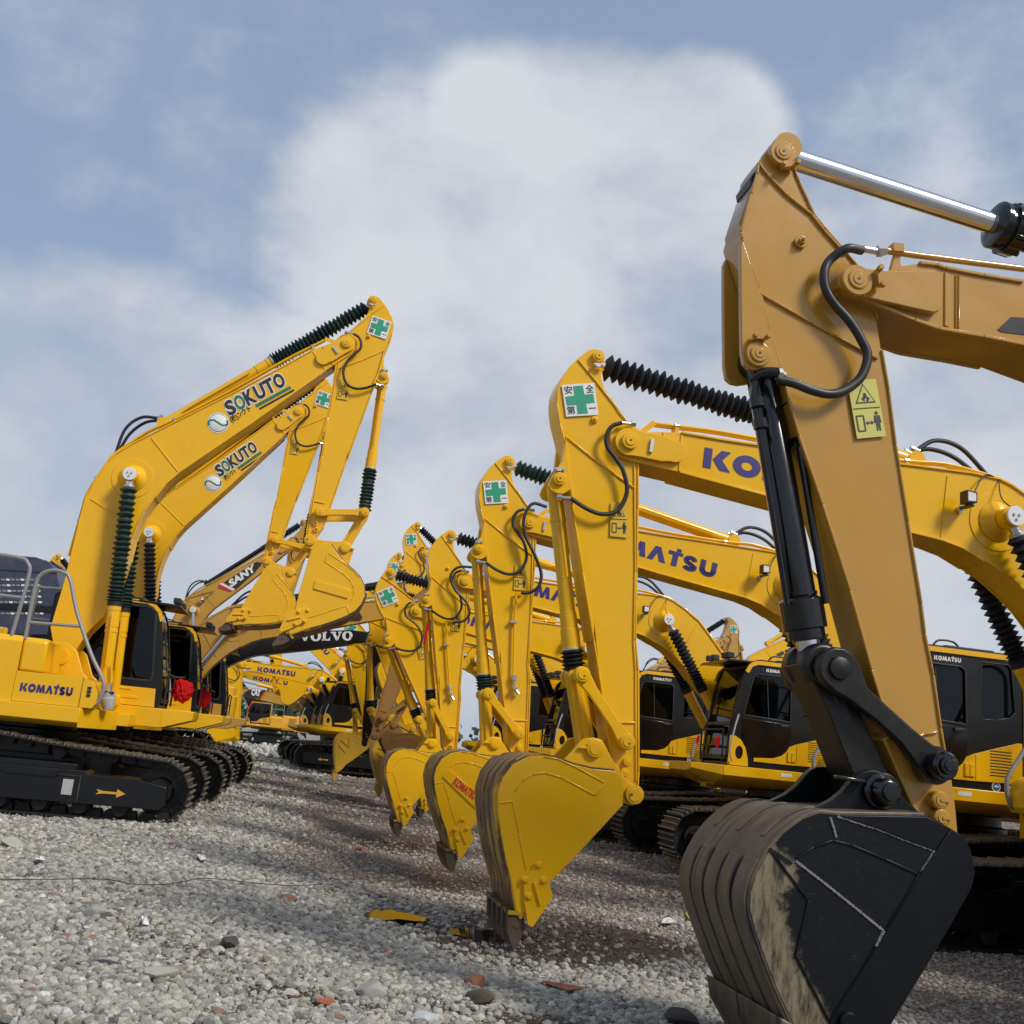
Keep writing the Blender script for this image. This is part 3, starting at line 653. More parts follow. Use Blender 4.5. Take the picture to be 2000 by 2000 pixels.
def make_arm_cyl(m, Tp, G, s, bel='rubber', tb=.52, barrel='yellow', rodmat='chrome', name='arm_cylinder', rb=.078):
    """from the boom lug G to the stick head Tp; tb = share that is barrel"""
    p1 = V3(G, 0); p2 = V3(Tp, 0); L = (Vector(Tp)-Vector(G)).length; k = 1/L
    b = MB(); b.lathe(V3(G, -.09*s), V3(G, .09*s), [(0, .085*s), (1, .085*s)], barrel, 24)
    b.lathe(p1, p2, [(0, .05*s), (.08*k, rb*s), (.1*k, rb*s), (tb-.25*k, rb*s), (tb-.248*k, rb*1.1*s), (tb-.06*k, rb*1.1*s), (tb-.058*k, rb*1.2*s), (tb, rb*1.2*s)], barrel, 28)
    b.tube([V3(lerp(G, Tp, .1), -.11*s), V3(lerp(G, Tp, tb-.1), -.11*s)], .012*s, barrel, 8, 0)
    cy = b.build(name, m.e)
    b = MB(); b.lathe(lerp3(p1, p2, tb), p2, [(0, .05*s), (1, .05*s)], rodmat, 28); b.lathe(V3(Tp, -.08*s), V3(Tp, .08*s), [(0, .085*s), (1, .085*s)], barrel, 24); b.build('rod', cy)
    if bel:
        b = MB(); b.lathe(lerp3(p1, p2, tb), lerp3(p1, p2, tb+.03*k), [(0, .104*s), (1, .104*s)], 'steel', 28)
        bellows(b, lerp3(p1, p2, tb+.03*k), lerp3(p1, p2, 1-.11*k), .066*s, .120*s, int(13*L*(1-tb)/s)+3, bel, squash=1.15)
        b.build('bellows', cy)
    return cy
def make_boom_cyls(m, C, base, s, bel='rubber', tb=.5, barrel='yellow', w=.21, n=None, bel_far=None):
    L = (Vector(C)-Vector(base)).length; k = 1/L
    for sy in (-1, 1):
        y = sy*(w+.17)*s; p1 = V3(base, y); p2 = V3(C, y)
        b = MB(); b.lathe(p1, p2, [(0, .05*s), (.08*k, .078*s), (tb-.35*k, .078*s), (tb-.348*k, .085*s), (tb-.31*k, .085*s), (tb-.308*k, .079*s), (tb-.28*k, .079*s), (tb-.278*k, .085*s), (tb-.06*k, .085*s), (tb-.058*k, .09*s), (tb, .09*s)], barrel, 26)
        b.tube([V3(lerp(base, C, tb*.35), y-.10*s), V3(lerp(base, C, tb*.9), y-.10*s)], .012*s, barrel, 8, 0)
        cy = b.build('boom_cylinder', m.e)
        b = MB(); b.lathe(lerp3(p1, p2, tb), p2, [(0, .05*s), (1, .05*s)], 'chrome', 20); b.lathe((C[0], y-.05*s, C[1]), (C[0], y+.05*s, C[1]), [(0, .10*s), (1, .10*s)], barrel, 24); b.build('rod', cy)
        if bel:
            b = MB(); b.lathe(lerp3(p1, p2, tb), lerp3(p1, p2, tb+.07*k), [(0, .095*s), (1, .095*s)], 'rubber', 26); b.lathe(lerp3(p1, p2, 1-.17*k), lerp3(p1, p2, 1-.14*k), [(0, .07*s), (1, .07*s)], 'steel', 20)
            bellows(b, lerp3(p1, p2, tb+.07*k), lerp3(p1, p2, 1-.17*k), .072*s, .115*s, n or int(13*L*(1-tb)/s), bel if sy < 0 else (bel_far or bel), squash=1.3)
            b.build('bellows', cy)
def boom_text(m, bo, p0, p1, h, gv, mat='purple', y=-.2, up=None, name='lettering', back=None):
    b = MB(); y = -.192*m.sb-.004; (x0, z0), (x1, z1) = m.P(*p0, y), m.P(*p1, y)
    put_glyphs(b, gv, x0, z0, x1, z1, h, y, mat, up=up); return b.build(name, bo)
# ------------------------------------------------------------------ upper body, cab and tracks (local frame: +x forward, +y left side with the cab)
_body = {}
def rr(x0, x1, z0, z1, r, n=4, which='1111'):
    pts = []
    for (cx, cz, a0), on_ in zip(((x1-r, z1-r, 0), (x0+r, z1-r, 90), (x0+r, z0+r, 180), (x1-r, z0+r, 270)), which):
        if on_ == '1':
            for k in range(n+1): a = radians(a0+90*k/n); pts.append((cx+r*cos(a), cz+r*sin(a)))
        else: pts.append((cx+r*(1 if a0 in (0, 270) else -1), cz+r*(1 if a0 in (0, 90) else -1)))
    return pts
def tube_m(b, pts, r, mat, seg=10, smooth=5): b.tube(pts, r, mat, seg, smooth)
def _track(parent, sy, decals=True):
    """one crawler track; sy=+1 left, -1 right"""
    y0, y1 = .86, 1.46
    if sy < 0: y0, y1 = -1.46, -.86
    # path
    path = []
    rc, fc = (-1.85, .475), (1.92, .40); rr_, fr = .43, .355
    def arc(c, r, a0, a1, n):
        for k in range(n+1): a = radians(a0+(a1-a0)*k/n); path.append((c[0]+r*cos(a), c[1]+r*sin(a)))
    arc(fc, fr, -90, 88, 10)
    for k in range(1, 12):
        t = k/12; g_ = min(1, t*1.9)**.75; path.append((fc[0]*(1-t)+rc[0]*t, (fc[1]+fr)*(1-g_)+(rc[1]+rr_)*g_-.03*abs(sin(t*pi*2))))
    arc(rc, rr_, 92, 270, 10)
    for k in range(1, 12):
        t = k/12; path.append((rc[0]*(1-t)+fc[0]*t, rc[1]-rr_))
    P = [Vector(p) for p in path]; P.append(P[0]); L = [0]
    for a, c in zip(P[:-1], P[1:]): L.append(L[-1]+(c-a).length)
    n = 49; b = MB()
    for k in range(n):
        d = (k+.5)/n*L[-1]; i = max(j for j in range(len(L)) if L[j] <= d); i = min(i, len(P)-2)
        seg = P[i+1]-P[i]; p = P[i]+seg*((d-L[i])/seg.length); u = seg.normalized(); o = Vector((u.y, -u.x)); hl = L[-1]/n*.47
        q = lambda a, h: tuple(p+u*a+o*h)
        b.prism([q(-hl, 0), q(hl, 0), q(hl, .018), q(-hl, .018)], y0, y1, 'track')
        for gx, gh in ((-hl*.86, .055), (-.0, .046), (hl*.8, .042)): b.prism([q(gx-.010, .016), q(gx+.010, .016), q(gx+.007, gh), q(gx-.007, gh)], y0+.004, y1-.004, 'grouser')
        ym = (y0+y1)/2
        for yy in (-.09, .06): b.prism([q(-hl*.95, 0), q(hl*.95, 0), q(hl*.7, -.09), q(-hl*.7, -.09)], ym+yy, ym+yy+.03, 'track')
    ch = b.build('track_chain', parent)
    ym = (y0+y1)/2; out = y0 if sy < 0 else y1; ins = out-sy*.05
    b = MB(); yo = out-sy*.02; yi = out-sy*.5
    ya, yb = min(yo, yi), max(yo, yi)
    b.prism([(-1.35, .19), (1.98, .19), (2.04, .25), (2.02, .46), (1.80, .50), (1.66, .53), (1.1, .53), (1.05, .57), (-.9, .57), (-1.3, .60), (-1.42, .5), (-1.42, .25)], ya, yb, 'char')
    b.box(.15, .75, min(out, yo), max(out, yo)+.0, .47, .56, 'char'); b.box(-1.0, .95, ya+.0, yb, .57, .64, 'char')
    b.ridge([(-1.4, .50), (1.0, .50)], .02, ya-.008 if sy < 0 else yb-.01, ya+.01 if sy < 0 else yb+.008, 'char')
    b.ridge([(1.02, .2), (1.02, .52)], .012, ya-.006 if sy < 0 else yb-.01, ya+.01 if sy < 0 else yb+.006, 'char')
    tf = b.build('track_frame', parent, .01)
    if decals:
        b = MB(); yy = (ya-.010, ya-.008) if sy < 0 else (yb+.008, yb+.010)
        b.prism([(1.22, .375), (1.30, .36), (1.46, .358), (1.46, .395), (1.56, .345), (1.46, .295), (1.46, .332), (1.30, .33), (1.22, .315), (1.255, .345)], yy[0], yy[1], 'orange'); b.build('arrow_mark', tf)
        b = MB(); b.box(.83, .95, yy[0], yy[1], .28, .46, 'plastic'); b.build('sticker', tf); b = MB(); b.box(-.95, -.75, yy[0], yy[1], .36, .44, 'stick'); b.build('sticker', tf)
    for nm, c, r in (('drive_sprocket', rc, .34), ('idler_wheel', fc, .29)):
        b = MB(); b.lathe((c[0], ym-.12, c[1]), (c[0], ym+.12, c[1]), [(0, r*.5), (.05, r*.55), (.3, r*.6), (.35, r), (.65, r), (.7, r*.6), (.95, r*.55), (1, r*.5)], 'track', 28)
        b.lathe((c[0], ym+sy*.1, c[1]), (c[0], ym+sy*.24, c[1]), [(0, .2), (.7, .19), (1, .14)] if nm[0] == 'd' else [(0, .12), (.2, .12), (.21, .1)], 'char', 24); b.build(nm, parent)
    for k in range(7):
        b = MB(); x = -1.25+k*.46; b.lathe((x, ym-.2, .16), (x, ym+.2, .16), [(0, .09), (.2, .09), (.22, .11), (.3, .11), (.32, .085), (.68, .085), (.7, .11), (.78, .11), (.8, .09), (1, .09)], 'track', 16); b.build('roller', parent)
    for x in (-.7, .7):
        b = MB(); b.lathe((x, ym-.15, .74), (x, ym+.15, .74), [(0, .07), (1, .07)], 'track', 14); b.build('roller', parent)
def build_body(e, col, logo=True, deco='char'):
    """everything but the boom; returns the top-level parts"""
    parts = []
    before = set(bpy.data.objects)
    for sy in (1, -1):
        t = bpy.data.objects.new('crawler_track', None); COL.objects.link(t); t.parent = e; t.empty_display_size = .2
        _track(t, sy)
    b = MB(); b.box(-1.0, 1.0, -.86, .86, .42, .78, 'char'); b.pz([(-.9+.0, -.5), (-.5, -.95), (.5, -.95), (.9, -.5), (.9, .5), (.5, .95), (-.5, .95), (-.9, .5)], .70, .84, 'char')
    b.lathe((0, 0, .80), (0, 0, 1.12), [(0, .62), (.2, .66), (.6, .66), (.62, .6), (1, .6)], 'char', 40); b.build('undercarriage', e, .01)
    # revolving frame
    b = MB()
    sA = [(.30, 1.14), (1.02, 1.14), (1.36, 1.22), (1.41, 1.27), (1.41, 1.40), (.30, 1.40)]; sB = [(.34, 1.28), (1.05, 1.28), (1.20, 1.31), (1.22, 1.33), (1.22, 1.40), (.34, 1.40)]
    b.px(sA, -1.9, 1.62, col)
    b.add([(1.62, y, z) for y, z in sA]+[(2.03, y, z) for y, z in sB], [[i, (i+1) % 6, (i+1) % 6+6, i+6] for i in range(6)]+[[6, 7, 8, 9, 10, 11]], col)
    b.px([(-.40, 1.06), (-1.25, 1.06), (-1.40, 1.12), (-1.40, 1.30), (-.40, 1.30)], -1.9, .86, col)
    b.pz([(.86, -1.40), (1.10, -.75), (1.16, -.38), (.86, -.38)], 1.06, 1.30, col)
    b.box(-1.9, 1.3, -.40, .30, 1.12, 1.28, col)
    b.build('revolving_frame', e, .008)
    # boom foot brackets
    for y in (-.36, .30):
        b = MB(); b.prism([(-.75, 1.28), (.98, 1.28), (1.06, 1.42), (1.02, 1.52), (.85, 1.56), (.62, 1.75), (.50, 2.02), (.36, 2.12), (.2, 2.10), (.02, 1.9), (-.4, 1.6)], y, y+.06, col); b.cyl((.31, 1.93), .11, y-.02, y+.08, col, 28); b.cyl((.93, 1.46), .08, y-.02, y+.08, col, 24)
        b.build('boom_bracket', e, .005)
    # counterweight
    cw = [(-1.9, -1.37)]+[(-1.55-1.2*cos(radians(a)), 1.37*sin(radians(a))) for a in range(-78, 79, 12)]+[(-1.9, 1.37)]
    b = MB(); b.pz(cw, 1.12, 1.95, col); b.pz([(x*.97-.03, y*.95) for x, y in cw], 1.948, 2.18, col); b.build('counterweight', e, .05)
    # engine bonnet
    b = MB(); b.px([(-1.34, 1.50), (1.34, 1.50), (1.34, 2.10), (1.26, 2.24), (-1.26, 2.24), (-1.34, 2.10)], -1.9, -.95, col)
    b.px([(-1.1, 2.24), (.9, 2.24), (.8, 2.42), (-1.0, 2.42)], -1.75, -1.0, deco)
    for sy in (-1, 1):
        y = sy*1.345
        for k in range(9): b.box(-1.8, -1.35, min(y, y+sy*.006), max(y, y+sy*.006), 1.66+k*.05, 1.675+k*.05, 'ink')
        b.box(-1.20, -1.195, min(y, y+sy*.004), max(y, y+sy*.004), 1.5, 2.1, 'ink')
    b.lathe((-1.3, .2, 2.4), (-1.3, .2, 2.72), [(0, .06), (1, .06)], 'char', 16)
    b.px([(-1.38, 1.28), (1.38, 1.28), (1.38, 1.50), (-1.38, 1.50)], -1.9, -.96, col)
    b.build('engine_bonnet', e, .012)
    b = MB(); b.px([(.35, 1.50), (1.35, 1.50), (1.35, 2.0), (1.28, 2.1), (.35, 2.1)], -.95, -.12, col); b.build('pump_cover', e, .012)
    # right hand: fuel tank, step box with the maker's lettering
    b = MB(); b.px([(-.46, 1.30), (-1.36, 1.30), (-1.36, 2.02), (-1.30, 2.09), (-.46, 2.09)], -.948, .05, col); b.lathe((-.35, -.9, 2.09), (-.35, -.9, 2.19), [(0, .09), (.8, .09), (1, .08)], col, 20); b.box(-.30, -.294, -1.365, -1.36, 1.33, 2.05, 'ink'); b.build('fuel_tank', e, .02)
    b = MB(); b.px([(-.46, 1.67), (-1.33, 1.67), (-1.33, 2.04), (-1.28, 2.08), (-.46, 2.08)], .054, .34, col); b.build('tank_cover', e, .03)
    b = MB(); b.prism([(.054, 1.305), (.98, 1.305), (1.02, 1.36), (1.02, 1.50), (.96, 1.61), (.86, 1.665), (.054, 1.665)], -1.36, -.46, col)
    b.px([(-1.362, 1.31), (-1.366, 1.31), (-1.366, 1.66), (-1.362, 1.66)], .83, .836, 'ink'); tb = b.build('step_box', e, .025)
    if logo:
        b = MB(); put_glyphs(b, MAKER, .13, 1.425, .735, 1.425, .125, -1.366, 'purple'); b.build('lettering', tb); b = MB()
        for k in range(3): b.box(.90, .945, -1.37, -1.364, 1.44+k*.045, 1.472+k*.045, 'ink')
        b.build('square_marks', tb)
    b = MB()
    tube_m(b, [(.06, -1.30, 2.05), (.06, -1.30, 2.70), (.10, -1.30, 2.86), (.22, -1.30, 2.93), (.36, -1.30, 2.92), (.45, -1.30, 2.84), (.60, -1.30, 2.45), (.86, -1.30, 1.95), (1.05, -1.30, 1.66), (1.07, -1.30, 1.50), (1.02, -1.30, 1.37), (.92, -1.30, 1.33), (.86, -1.28, 1.33)], .024, 'rail')
    tube_m(b, [(.05, -1.30, 2.26), (.66, -1.30, 2.28)], .02, 'rail', 8, 0)
    tube_m(b, [(-.10, -1.30, 2.05), (-.04, -1.30, 2.8), (-.08, -1.30, 2.98), (-.22, -1.30, 3.04), (-.8, -1.30, 3.04), (-.9, -1.30, 2.95), (-.9, -1.30, 2.05)], .024, 'rail')
    tube_m(b, [(-.07, -1.30, 2.55), (-.9, -1.30, 2.55)], .02, 'rail', 8, 0)
    b.build('handrail', e)
    # cab
    sil = [(-.06, 1.505), (1.545, 1.505), (1.56, 1.60), (1.53, 1.90), (1.47, 2.30), (1.39, 2.70), (1.345, 2.84), (1.27, 2.915), (1.15, 2.945), (-.04, 2.945), (-.08, 2.9), (-.08, 1.55)]
    g1 = [(1.215, 2.76), (1.16, 2.79), (.71, 2.79), (.655, 2.75), (.64, 2.17), (1.345, 2.205)]
    g2 = [(.46, 2.87), (.13, 2.87), (.09, 2.82), (.05, 2.36), (.12, 2.29), (.30, 2.25), (.46, 2.25)]
    cb = bpy.data.objects.new('cab', None); COL.objects.link(cb); cb.parent = e; cb.empty_display_size = .3
    b = MB(); b.prism(sil, 1.31, 1.35, 'char', holes=[g1, g2])
    gr = [(1.30, 2.82), (1.22, 2.88), (-.02, 2.88), (-.02, 1.86), (1.38, 1.86), (1.40, 1.95)]
    b.prism(sil, .38, .42, 'char', holes=[gr])
    rim = lambda q, wd, y0, y1, mt: b.ridge(q+[q[0]], wd, y0, y1, mt)
    rim(g1, .018, 1.345, 1.358, 'ink'); rim(g2, .012, 1.345, 1.354, 'ink'); rim(gr, .03, .37, .385, 'ink')
    # roof, floor, back, front pillars
    b.box(-.06, 1.2, .42, 1.31, 2.90, 2.945, 'char'); b.box(-.06, 1.54, .42, 1.31, 1.505, 1.55, 'char'); b.box(-.08, -.04, .42, 1.31, 1.55, 2.1, 'char'); b.box(-.08, -.04, .42, 1.31, 2.82, 2.9, 'char')
    for y in (.44, 1.29): b.beam((-.06, 2.1), (-.06, 2.82), .04, y-.02, y+.02, 'char')
    b.beam((1.54, 1.58), (1.545, 1.64), .05, .42, 1.31, 'char'); b.beam((1.31, 2.87), (1.23, 2.92), .05, .42, 1.31, 'char'); b.beam((1.505, 2.05), (1.50, 2.10), .03, .42, 1.31, 'char')
    for y0, y1 in ((.42, .46), (1.27, 1.31)): b.ridge([(1.545, 1.60), (1.52, 1.90), (1.46, 2.30), (1.38, 2.70), (1.30, 2.87)], .035, y0, y1, 'char')
    fr = b.build('cab_frame', cb, .004)
    b = MB(); b.prism([(1.552, 1.512), (1.25, 1.512), (1.262, 1.62), (1.30, 1.76), (1.37, 1.86), (1.45, 1.905), (1.53, 1.91)], 1.352, 1.368, col, holes=[[(1.39+.058*cos(a*.5236), 1.69+.092*sin(a*.5236)) for a in range(12)]]); b.build('corner_panel', cb, .004)
    b = MB(); b.prism([(1.17, 1.635), (.88, 1.655), (.76, 1.70), (.69, 1.76), (.65, 1.83), (.56, 1.87), (.03, 2.03), (-.02, 2.03), (-.02, 1.60), (.6, 1.585), (1.17, 1.585)], 1.352, 1.366, col)
    for k in range(9): b.box(.11, .37, 1.366, 1.370, 1.66+k*.032, 1.670+k*.032, 'ink')
    for k in (0, 1): b.box(.555+k*.07, .615+k*.06, 1.366, 1.384, 1.63, 1.76, col)
    b.box(.538, .543, 1.366, 1.369, 1.6, 1.86, 'ink')
    b.build('side_panel', cb, .004)
    b = MB(); b.ridge([(1.33, 2.80), (1.27, 2.905), (1.17, 2.945), (.0, 2.945), (-.065, 2.92), (-.075, 2.3), (-.07, 1.55)], .055, 1.33, 1.372, col); b.build('roof_rim', cb)
    b = MB(); b.ridge([(1.40, 2.70), (1.35, 2.83), (1.27, 2.905), (1.17, 2.945), (.0, 2.945)], .05, .372, .40, col); b.build('roof_rim', cb)
    b = MB(); b.prism([(1.49, 1.508), (-.02, 1.508), (-.02, 1.76), (1.47, 1.76)], .362, .376, col)
    b.box(.14, 1.25, .354, .364, 1.60, 1.64, col); b.box(.3, 1.15, .354, .364, 1.715, 1.74, col)
    b.build('lower_panel', cb, .004)
    b = MB(); b.prism([(1.36, 2.165), (.63, 2.13), (.62, 1.96), (.665, 1.82), (.78, 1.70), (.95, 1.655), (1.24, 1.645), (1.30, 1.80), (1.365, 1.90)], 1.351, 1.360, 'black'); b.box(.68, .80, 1.358, 1.385, 2.09, 2.125, 'ink')
    dr = b.build('door', cb, .004)
    b = MB(); b.prism([(x, z) for x, z in g1], 1.322, 1.328, 'glass'); b.beam((1.01, 2.78), (.96, 2.19), .012, 1.318, 1.334, 'ink'); b.build('window', dr)
    b = MB(); b.prism(g2, 1.322, 1.328, 'glass'); b.build('window', cb)
    b = MB(); b.prism(gr, .398, .403, 'glass'); b.build('window', cb)
    b = MB(); b.prism([(1.548, 1.64), (1.524, 1.9), (1.464, 2.3), (1.384, 2.7), (1.316, 2.86), (1.310, 2.86), (1.378, 2.7), (1.458, 2.3), (1.518, 1.9), (1.542, 1.64)], .46, 1.27, 'glass'); b.build('windscreen', cb)
    b = MB(); b.box(-.064, -.058, .46, 1.27, 2.1, 2.82, 'glass'); b.build('rear_window', cb)
    b = MB(); b.prism([(.30, 1.85), (.86, 1.85), (.88, 1.95), (.82, 2.0), (.40, 2.0)], .66, 1.12, 'seat'); b.prism([(.28, 1.95), (.44, 1.95), (.34, 2.55), (.26, 2.60), (.18, 2.56)], .68, 1.10, 'seat'); b.prism([(.22, 2.58), (.32, 2.58), (.31, 2.74), (.20, 2.74)], .76, 1.02, 'seat')
    b.box(.35, .95, .52, .66, 1.6, 2.12, 'seat'); b.box(.35, .95, 1.12, 1.25, 1.6, 2.12, 'seat'); b.box(.25, .85, .7, 1.1, 1.55, 1.85, 'seat')
    for y in (.60, 1.18): b.tube([(.86, y, 2.12), (.92, y, 2.26), (.90, y, 2.36)], .022, 'seat', 8, 0)
    b.build('seat', cb, .01)
    b = MB(); b.box(1.22, 1.36, .5, .72, 1.9, 2.22, 'seat'); b.tube([(1.15, .8, 1.6), (1.22, .8, 2.1)], .018, 'seat', 8, 0); b.tube([(1.15, .95, 1.6), (1.22, .95, 2.1)], .018, 'seat', 8, 0); b.build('console', cb, .01)
    b = MB(); b.px([(.36, 2.945), (1.36, 2.945), (1.30, 3.0), (.42, 3.0)], -.02, 1.12, 'char'); b.box(.2, .8, .5, 1.2, 3.0, 3.03, 'ink'); b.prism([(1.05, 2.97), (1.62, 2.955), (1.66, 2.90), (1.60, 2.92), (1.05, 2.94)], .36, 1.37, 'char')
    for y in (.5, .7, 1.1, 1.25): b.box(1.50, 1.60, y-.05, y+.05, 2.98, 3.06, 'ink')
    b.tube([(.6, 1.15, 3.02), (.68, 1.15, 3.08), (.85, 1.15, 3.08), (.92, 1.15, 3.02)], .012, 'ink', 8, 3)
    b.build('roof_guard', cb, .008)
    b = MB()
    for pts in ([(1.60, .46, 1.55), (1.60, .46, 1.98)], [(1.60, .46, 1.98), (1.60, 1.28, 1.98)], [(1.60, 1.28, 1.98), (1.60, 1.28, 1.55)], [(1.60, .46, 1.76), (1.60, 1.28, 1.76)]): b.tube(pts, .014, 'ink', 8, 0)
    b.tube([(1.57, .5, 2.0), (1.50, .62, 2.3), (1.42, .66, 2.62)], .012, 'ink', 6, 0)
    b.tube([(1.50, 1.40, 1.56), (1.55, 1.43, 1.7), (1.50, 1.43, 2.0), (1.44, 1.41, 2.2)], .013, 'plastic', 8, 3)
    b.build('guard_rail', cb)
    if logo:
        b = MB(); vs, fs = MAKER
        # the left side looks towards +y: run the word from front (+x) to back
        mx = max(v[0] for v in vs); my = 1.24
        b.add([(1.035-v[0]/mx*.325, 1.3525, 2.832+v[1]/my*.058) for v in vs], [f[::-1] for f in fs], 'white'); b.build('lettering', cb)
        b = MB(); b.cyl((1.10, 2.85), .022, 1.35, 1.36, 'ink', 14, .002); b.build('roof_cap', cb)
        for x_ in (.29, .13):
            b = MB(); b.cyl((x_, 1.548), .052, 1.353, 1.357, 'white', 24, .001); b.cyl((x_, 1.548), .042, 1.357, 1.3585, 'blue', 24, .0005); b.prism([(x_-.03, 1.548-.006), (x_+.03, 1.548-.006), (x_+.025, 1.548+.012), (x_, 1.548+.02), (x_-.025, 1.548+.012)], 1.3585, 1.3595, 'white'); b.build('badge', cb)
    b = MB(); b.box(.62, .78, 1.4105, 1.413, 1.42, 1.465, 'white'); b.build('sticker', e)
    new = [o for o in bpy.data.objects if o not in before and o.parent == e]
    for o in new:
        if o.name.split('.')[0] in ('cab', 'pump_cover', 'engine_bonnet', 'sticker'): o.location.z = -.10
    return new
def copy_tree(o, parent):
    c = o.copy(); COL.objects.link(c); c.parent = parent
    for ch in [x for x in o.children]: copy_tree(ch, c)
    return c
def body(m, col='yellow', logo=True, deco='char', skip=()):
    k = (col, logo, deco, m.face)
    if k not in _body:
        parts = build_body(m.e, col, logo, deco)
        if m.face < 0:
            for p in parts: p.rotation_euler = (0, 0, pi)
        _body[k] = parts
        out = parts
    else:
        out = [copy_tree(p, m.e) for p in _body[k]]
    return out
# ------------------------------------------------------------------ ground height
def sm(a, b, x): t = min(max((x-a)/(b-a), 0), 1); return t*t*(3-2*t)
def sn(x, y): return (sin(x*1.7+y*.6)+sin(y*1.3-x*.8+1.2)+sin(x*.55+y*1.9+2.1))/3
def gh(x, y):
    e = -1.3-.16*(y-5)                      # edge of the raised heap of pale stone, runs to the far left
    h = .13*sm(e+2.2, e-1.5, x)*sm(3, 6, y)
    h += .11*sm(4.2, 6.5, x+.15*y-1.2)*sm(9, 12, y)*(1-sm(14, 20, y)); h += .13*sm(13, 20, y)+.15*sm(60, 140, y)
    h += .030*sn(x, y)+.012*sn(x*3.1+4, y*3.3)+.006*sn(x*8.3+1, y*7.7)
    for px_, py_, r_, d_ in DIPS: 
        q = ((x-px_)**2+(y-py_)**2)/(r_*r_)
        if q < 4: h -= d_*math.exp(-q*1.6)
    return h
def ground_pt(px, py, z=0.):
    d = ray(px, py); t = (z-CAMH)/d.z; p = CP+d*t; return (p.x, p.y)
DIPS = []
for (px_, py_, r_, d_) in ((960, 1815, .55, .07), (1180, 1830, .6, -.04), (760, 1792, .45, .05), (850, 1700, .6, .05), (750, 1640, .8, .05), (1500, 2120, .8, .05), (560, 1960, .7, .03)):
    q = ground_pt(px_, py_); DIPS.append((q[0], q[1], r_, d_))
# ------------------------------------------------------------------ the excavators
def excavator(label, c, B, K, C, face, J=None, E=None, tip=None, z0=0., col='yellow', boomcol=None, bcol=None, group=None, cross=True, warn=1, hose=True, bel='rubber', bbel='rubber', abel='rubber', abar='yellow', atb=.52, btb=.5,
              ltb=.86, lrod='chrome', lbarrel=None, lbel='rubber', shell='shell_y', tooth='mud', patch=None, vribs=False, with_body=True, lamp=True, pipes=True, logo=True, cut=True, bev=.006, xc=None, T2=None, base=None, bw=None, detail=2, deco='char', basezfix=True, name='excavator'):
    boomcol = boomcol or col; bcol = bcol or col; fl = face > 0
    m0 = Mach('tmp', None, None, c, 0, 0); b_, c_ = m0.P(*B, -.2), m0.P(*C, -.2); ft = sim(b_, c_)(BM['foot'], not fl); bpy.data.objects.remove(m0.e)
    if xc is None: xc = ft[0]-face*.31
    m = Mach(name, label, 'excavator', c, xc, z0, group, face)
    print('MACH', label[:40], 'foot z', round(ft[1]-z0-1.93, 2), 'xc', round(xc, 2), 'BC', round((Vector(b_)-Vector(c_)).length, 2))
    Bq = m.P(*B, -.2); Kq = m.P(*K, -.2); Cq = m.P(*C, -.2-.26)
    Cq = m.P(*C, -.2)
    bo, PB, sb = make_boom(m, Bq, Cq, boomcol, flip=not fl, lamp=lamp, pipes=pipes, bev=bev*1.2 if bev else 0)
    st, PS, ss = make_stick(m, Bq, Kq, col, flip=fl, sticker=cross, warn=warn, hose=hose, bev=bev)
    m.bo, m.st, m.PB, m.PS, m.sb, m.ss = bo, st, PB, PS, sb, ss
    if J is not None: make_linkage(m, PS, m.P(*J, -.2), m.P(*E, -.22), ss, bcol if bcol != 'bucket_black' else 'grease', lbel, ltb, lrod, lbarrel or (col if col != 'black' else 'black'), bev)
    if tip is not None:
        Kb = m.P(*K, -.22); tp = m.P(*tip, -.5)
        t0 = BK['tooth']; t0 = ((t0[3][0]+t0[4][0])/2, (t0[3][1]+t0[4][1])/2)
        if fl: t0 = (t0[0], -t0[1])
        # similarity that keeps the hinge pin and puts the tooth tip in place
        z = complex(*t0); wv = complex(tp[0]-Kb[0], tp[1]-Kb[1]); g = wv/z
        Eq = (Kb[0]+g.real, Kb[1]+g.imag)
        make_bucket(m, Kb, Eq, bcol, fl, shell, tooth, cut=cut, patch=patch, vribs=vribs, bev=bev, width=bw)
    make_arm_cyl(m, PS['T'], PB['G'], sb, abel, atb, abar)
    bz = (face*.93, 1.46) if base is None else m.P(*base, -.3)
    make_boom_cyls(m, Cq, bz, sb, bbel, btb, boomcol if abar == 'yellow' else abar, bel_far=bel)
    if with_body: body(m, 'yellow' if boomcol == 'yellow' else boomcol if boomcol != 'black' else 'yellow', logo=logo)
    return m
GR = 'excavators parked in the right-hand row'; GL = 'excavators parked in the left-hand row'; GF = 'excavators parked far behind the two rows'
c7 = lambda x, y: (680+x/4.293, 1250+y/4.293)
R2 = excavator('yellow excavator beside the black bucket, large blue K O lettering on its boom', 8.56, (1227, 864), (1234.8, 1551.4), (1948, 1019), -1, J=(1134.4, 1317.8), E=(1158, 1462.7), tip=(1008, 1857), z0=0, group=GR, abel='rubber', atb=.45)
boom_text(R2, R2.bo, (1372, 914), (1742, 992), .232, MAKER, y=-.206)
R3 = excavator('yellow excavator whose bucket carries a red name patch', 11.9, (1033.5, 1021.1), (1020, 1504), (1538, 1145), -1, J=(952.5, 1354.8), E=(957.2, 1460.8), tip=(886, 1707), z0=.1, group=GR, abel='greenb', xc=7.7, lbel='greenb',
  patch=dict(quad=[(876, 1501), (864, 1517), (928.5, 1579), (943, 1561)], text=[(882, 1531), (924, 1563)], h=.085, plain=1))
boom_text(R3, R3.bo, (1133, 1052), (1396, 1131), .225, MAKER, y=-.206)
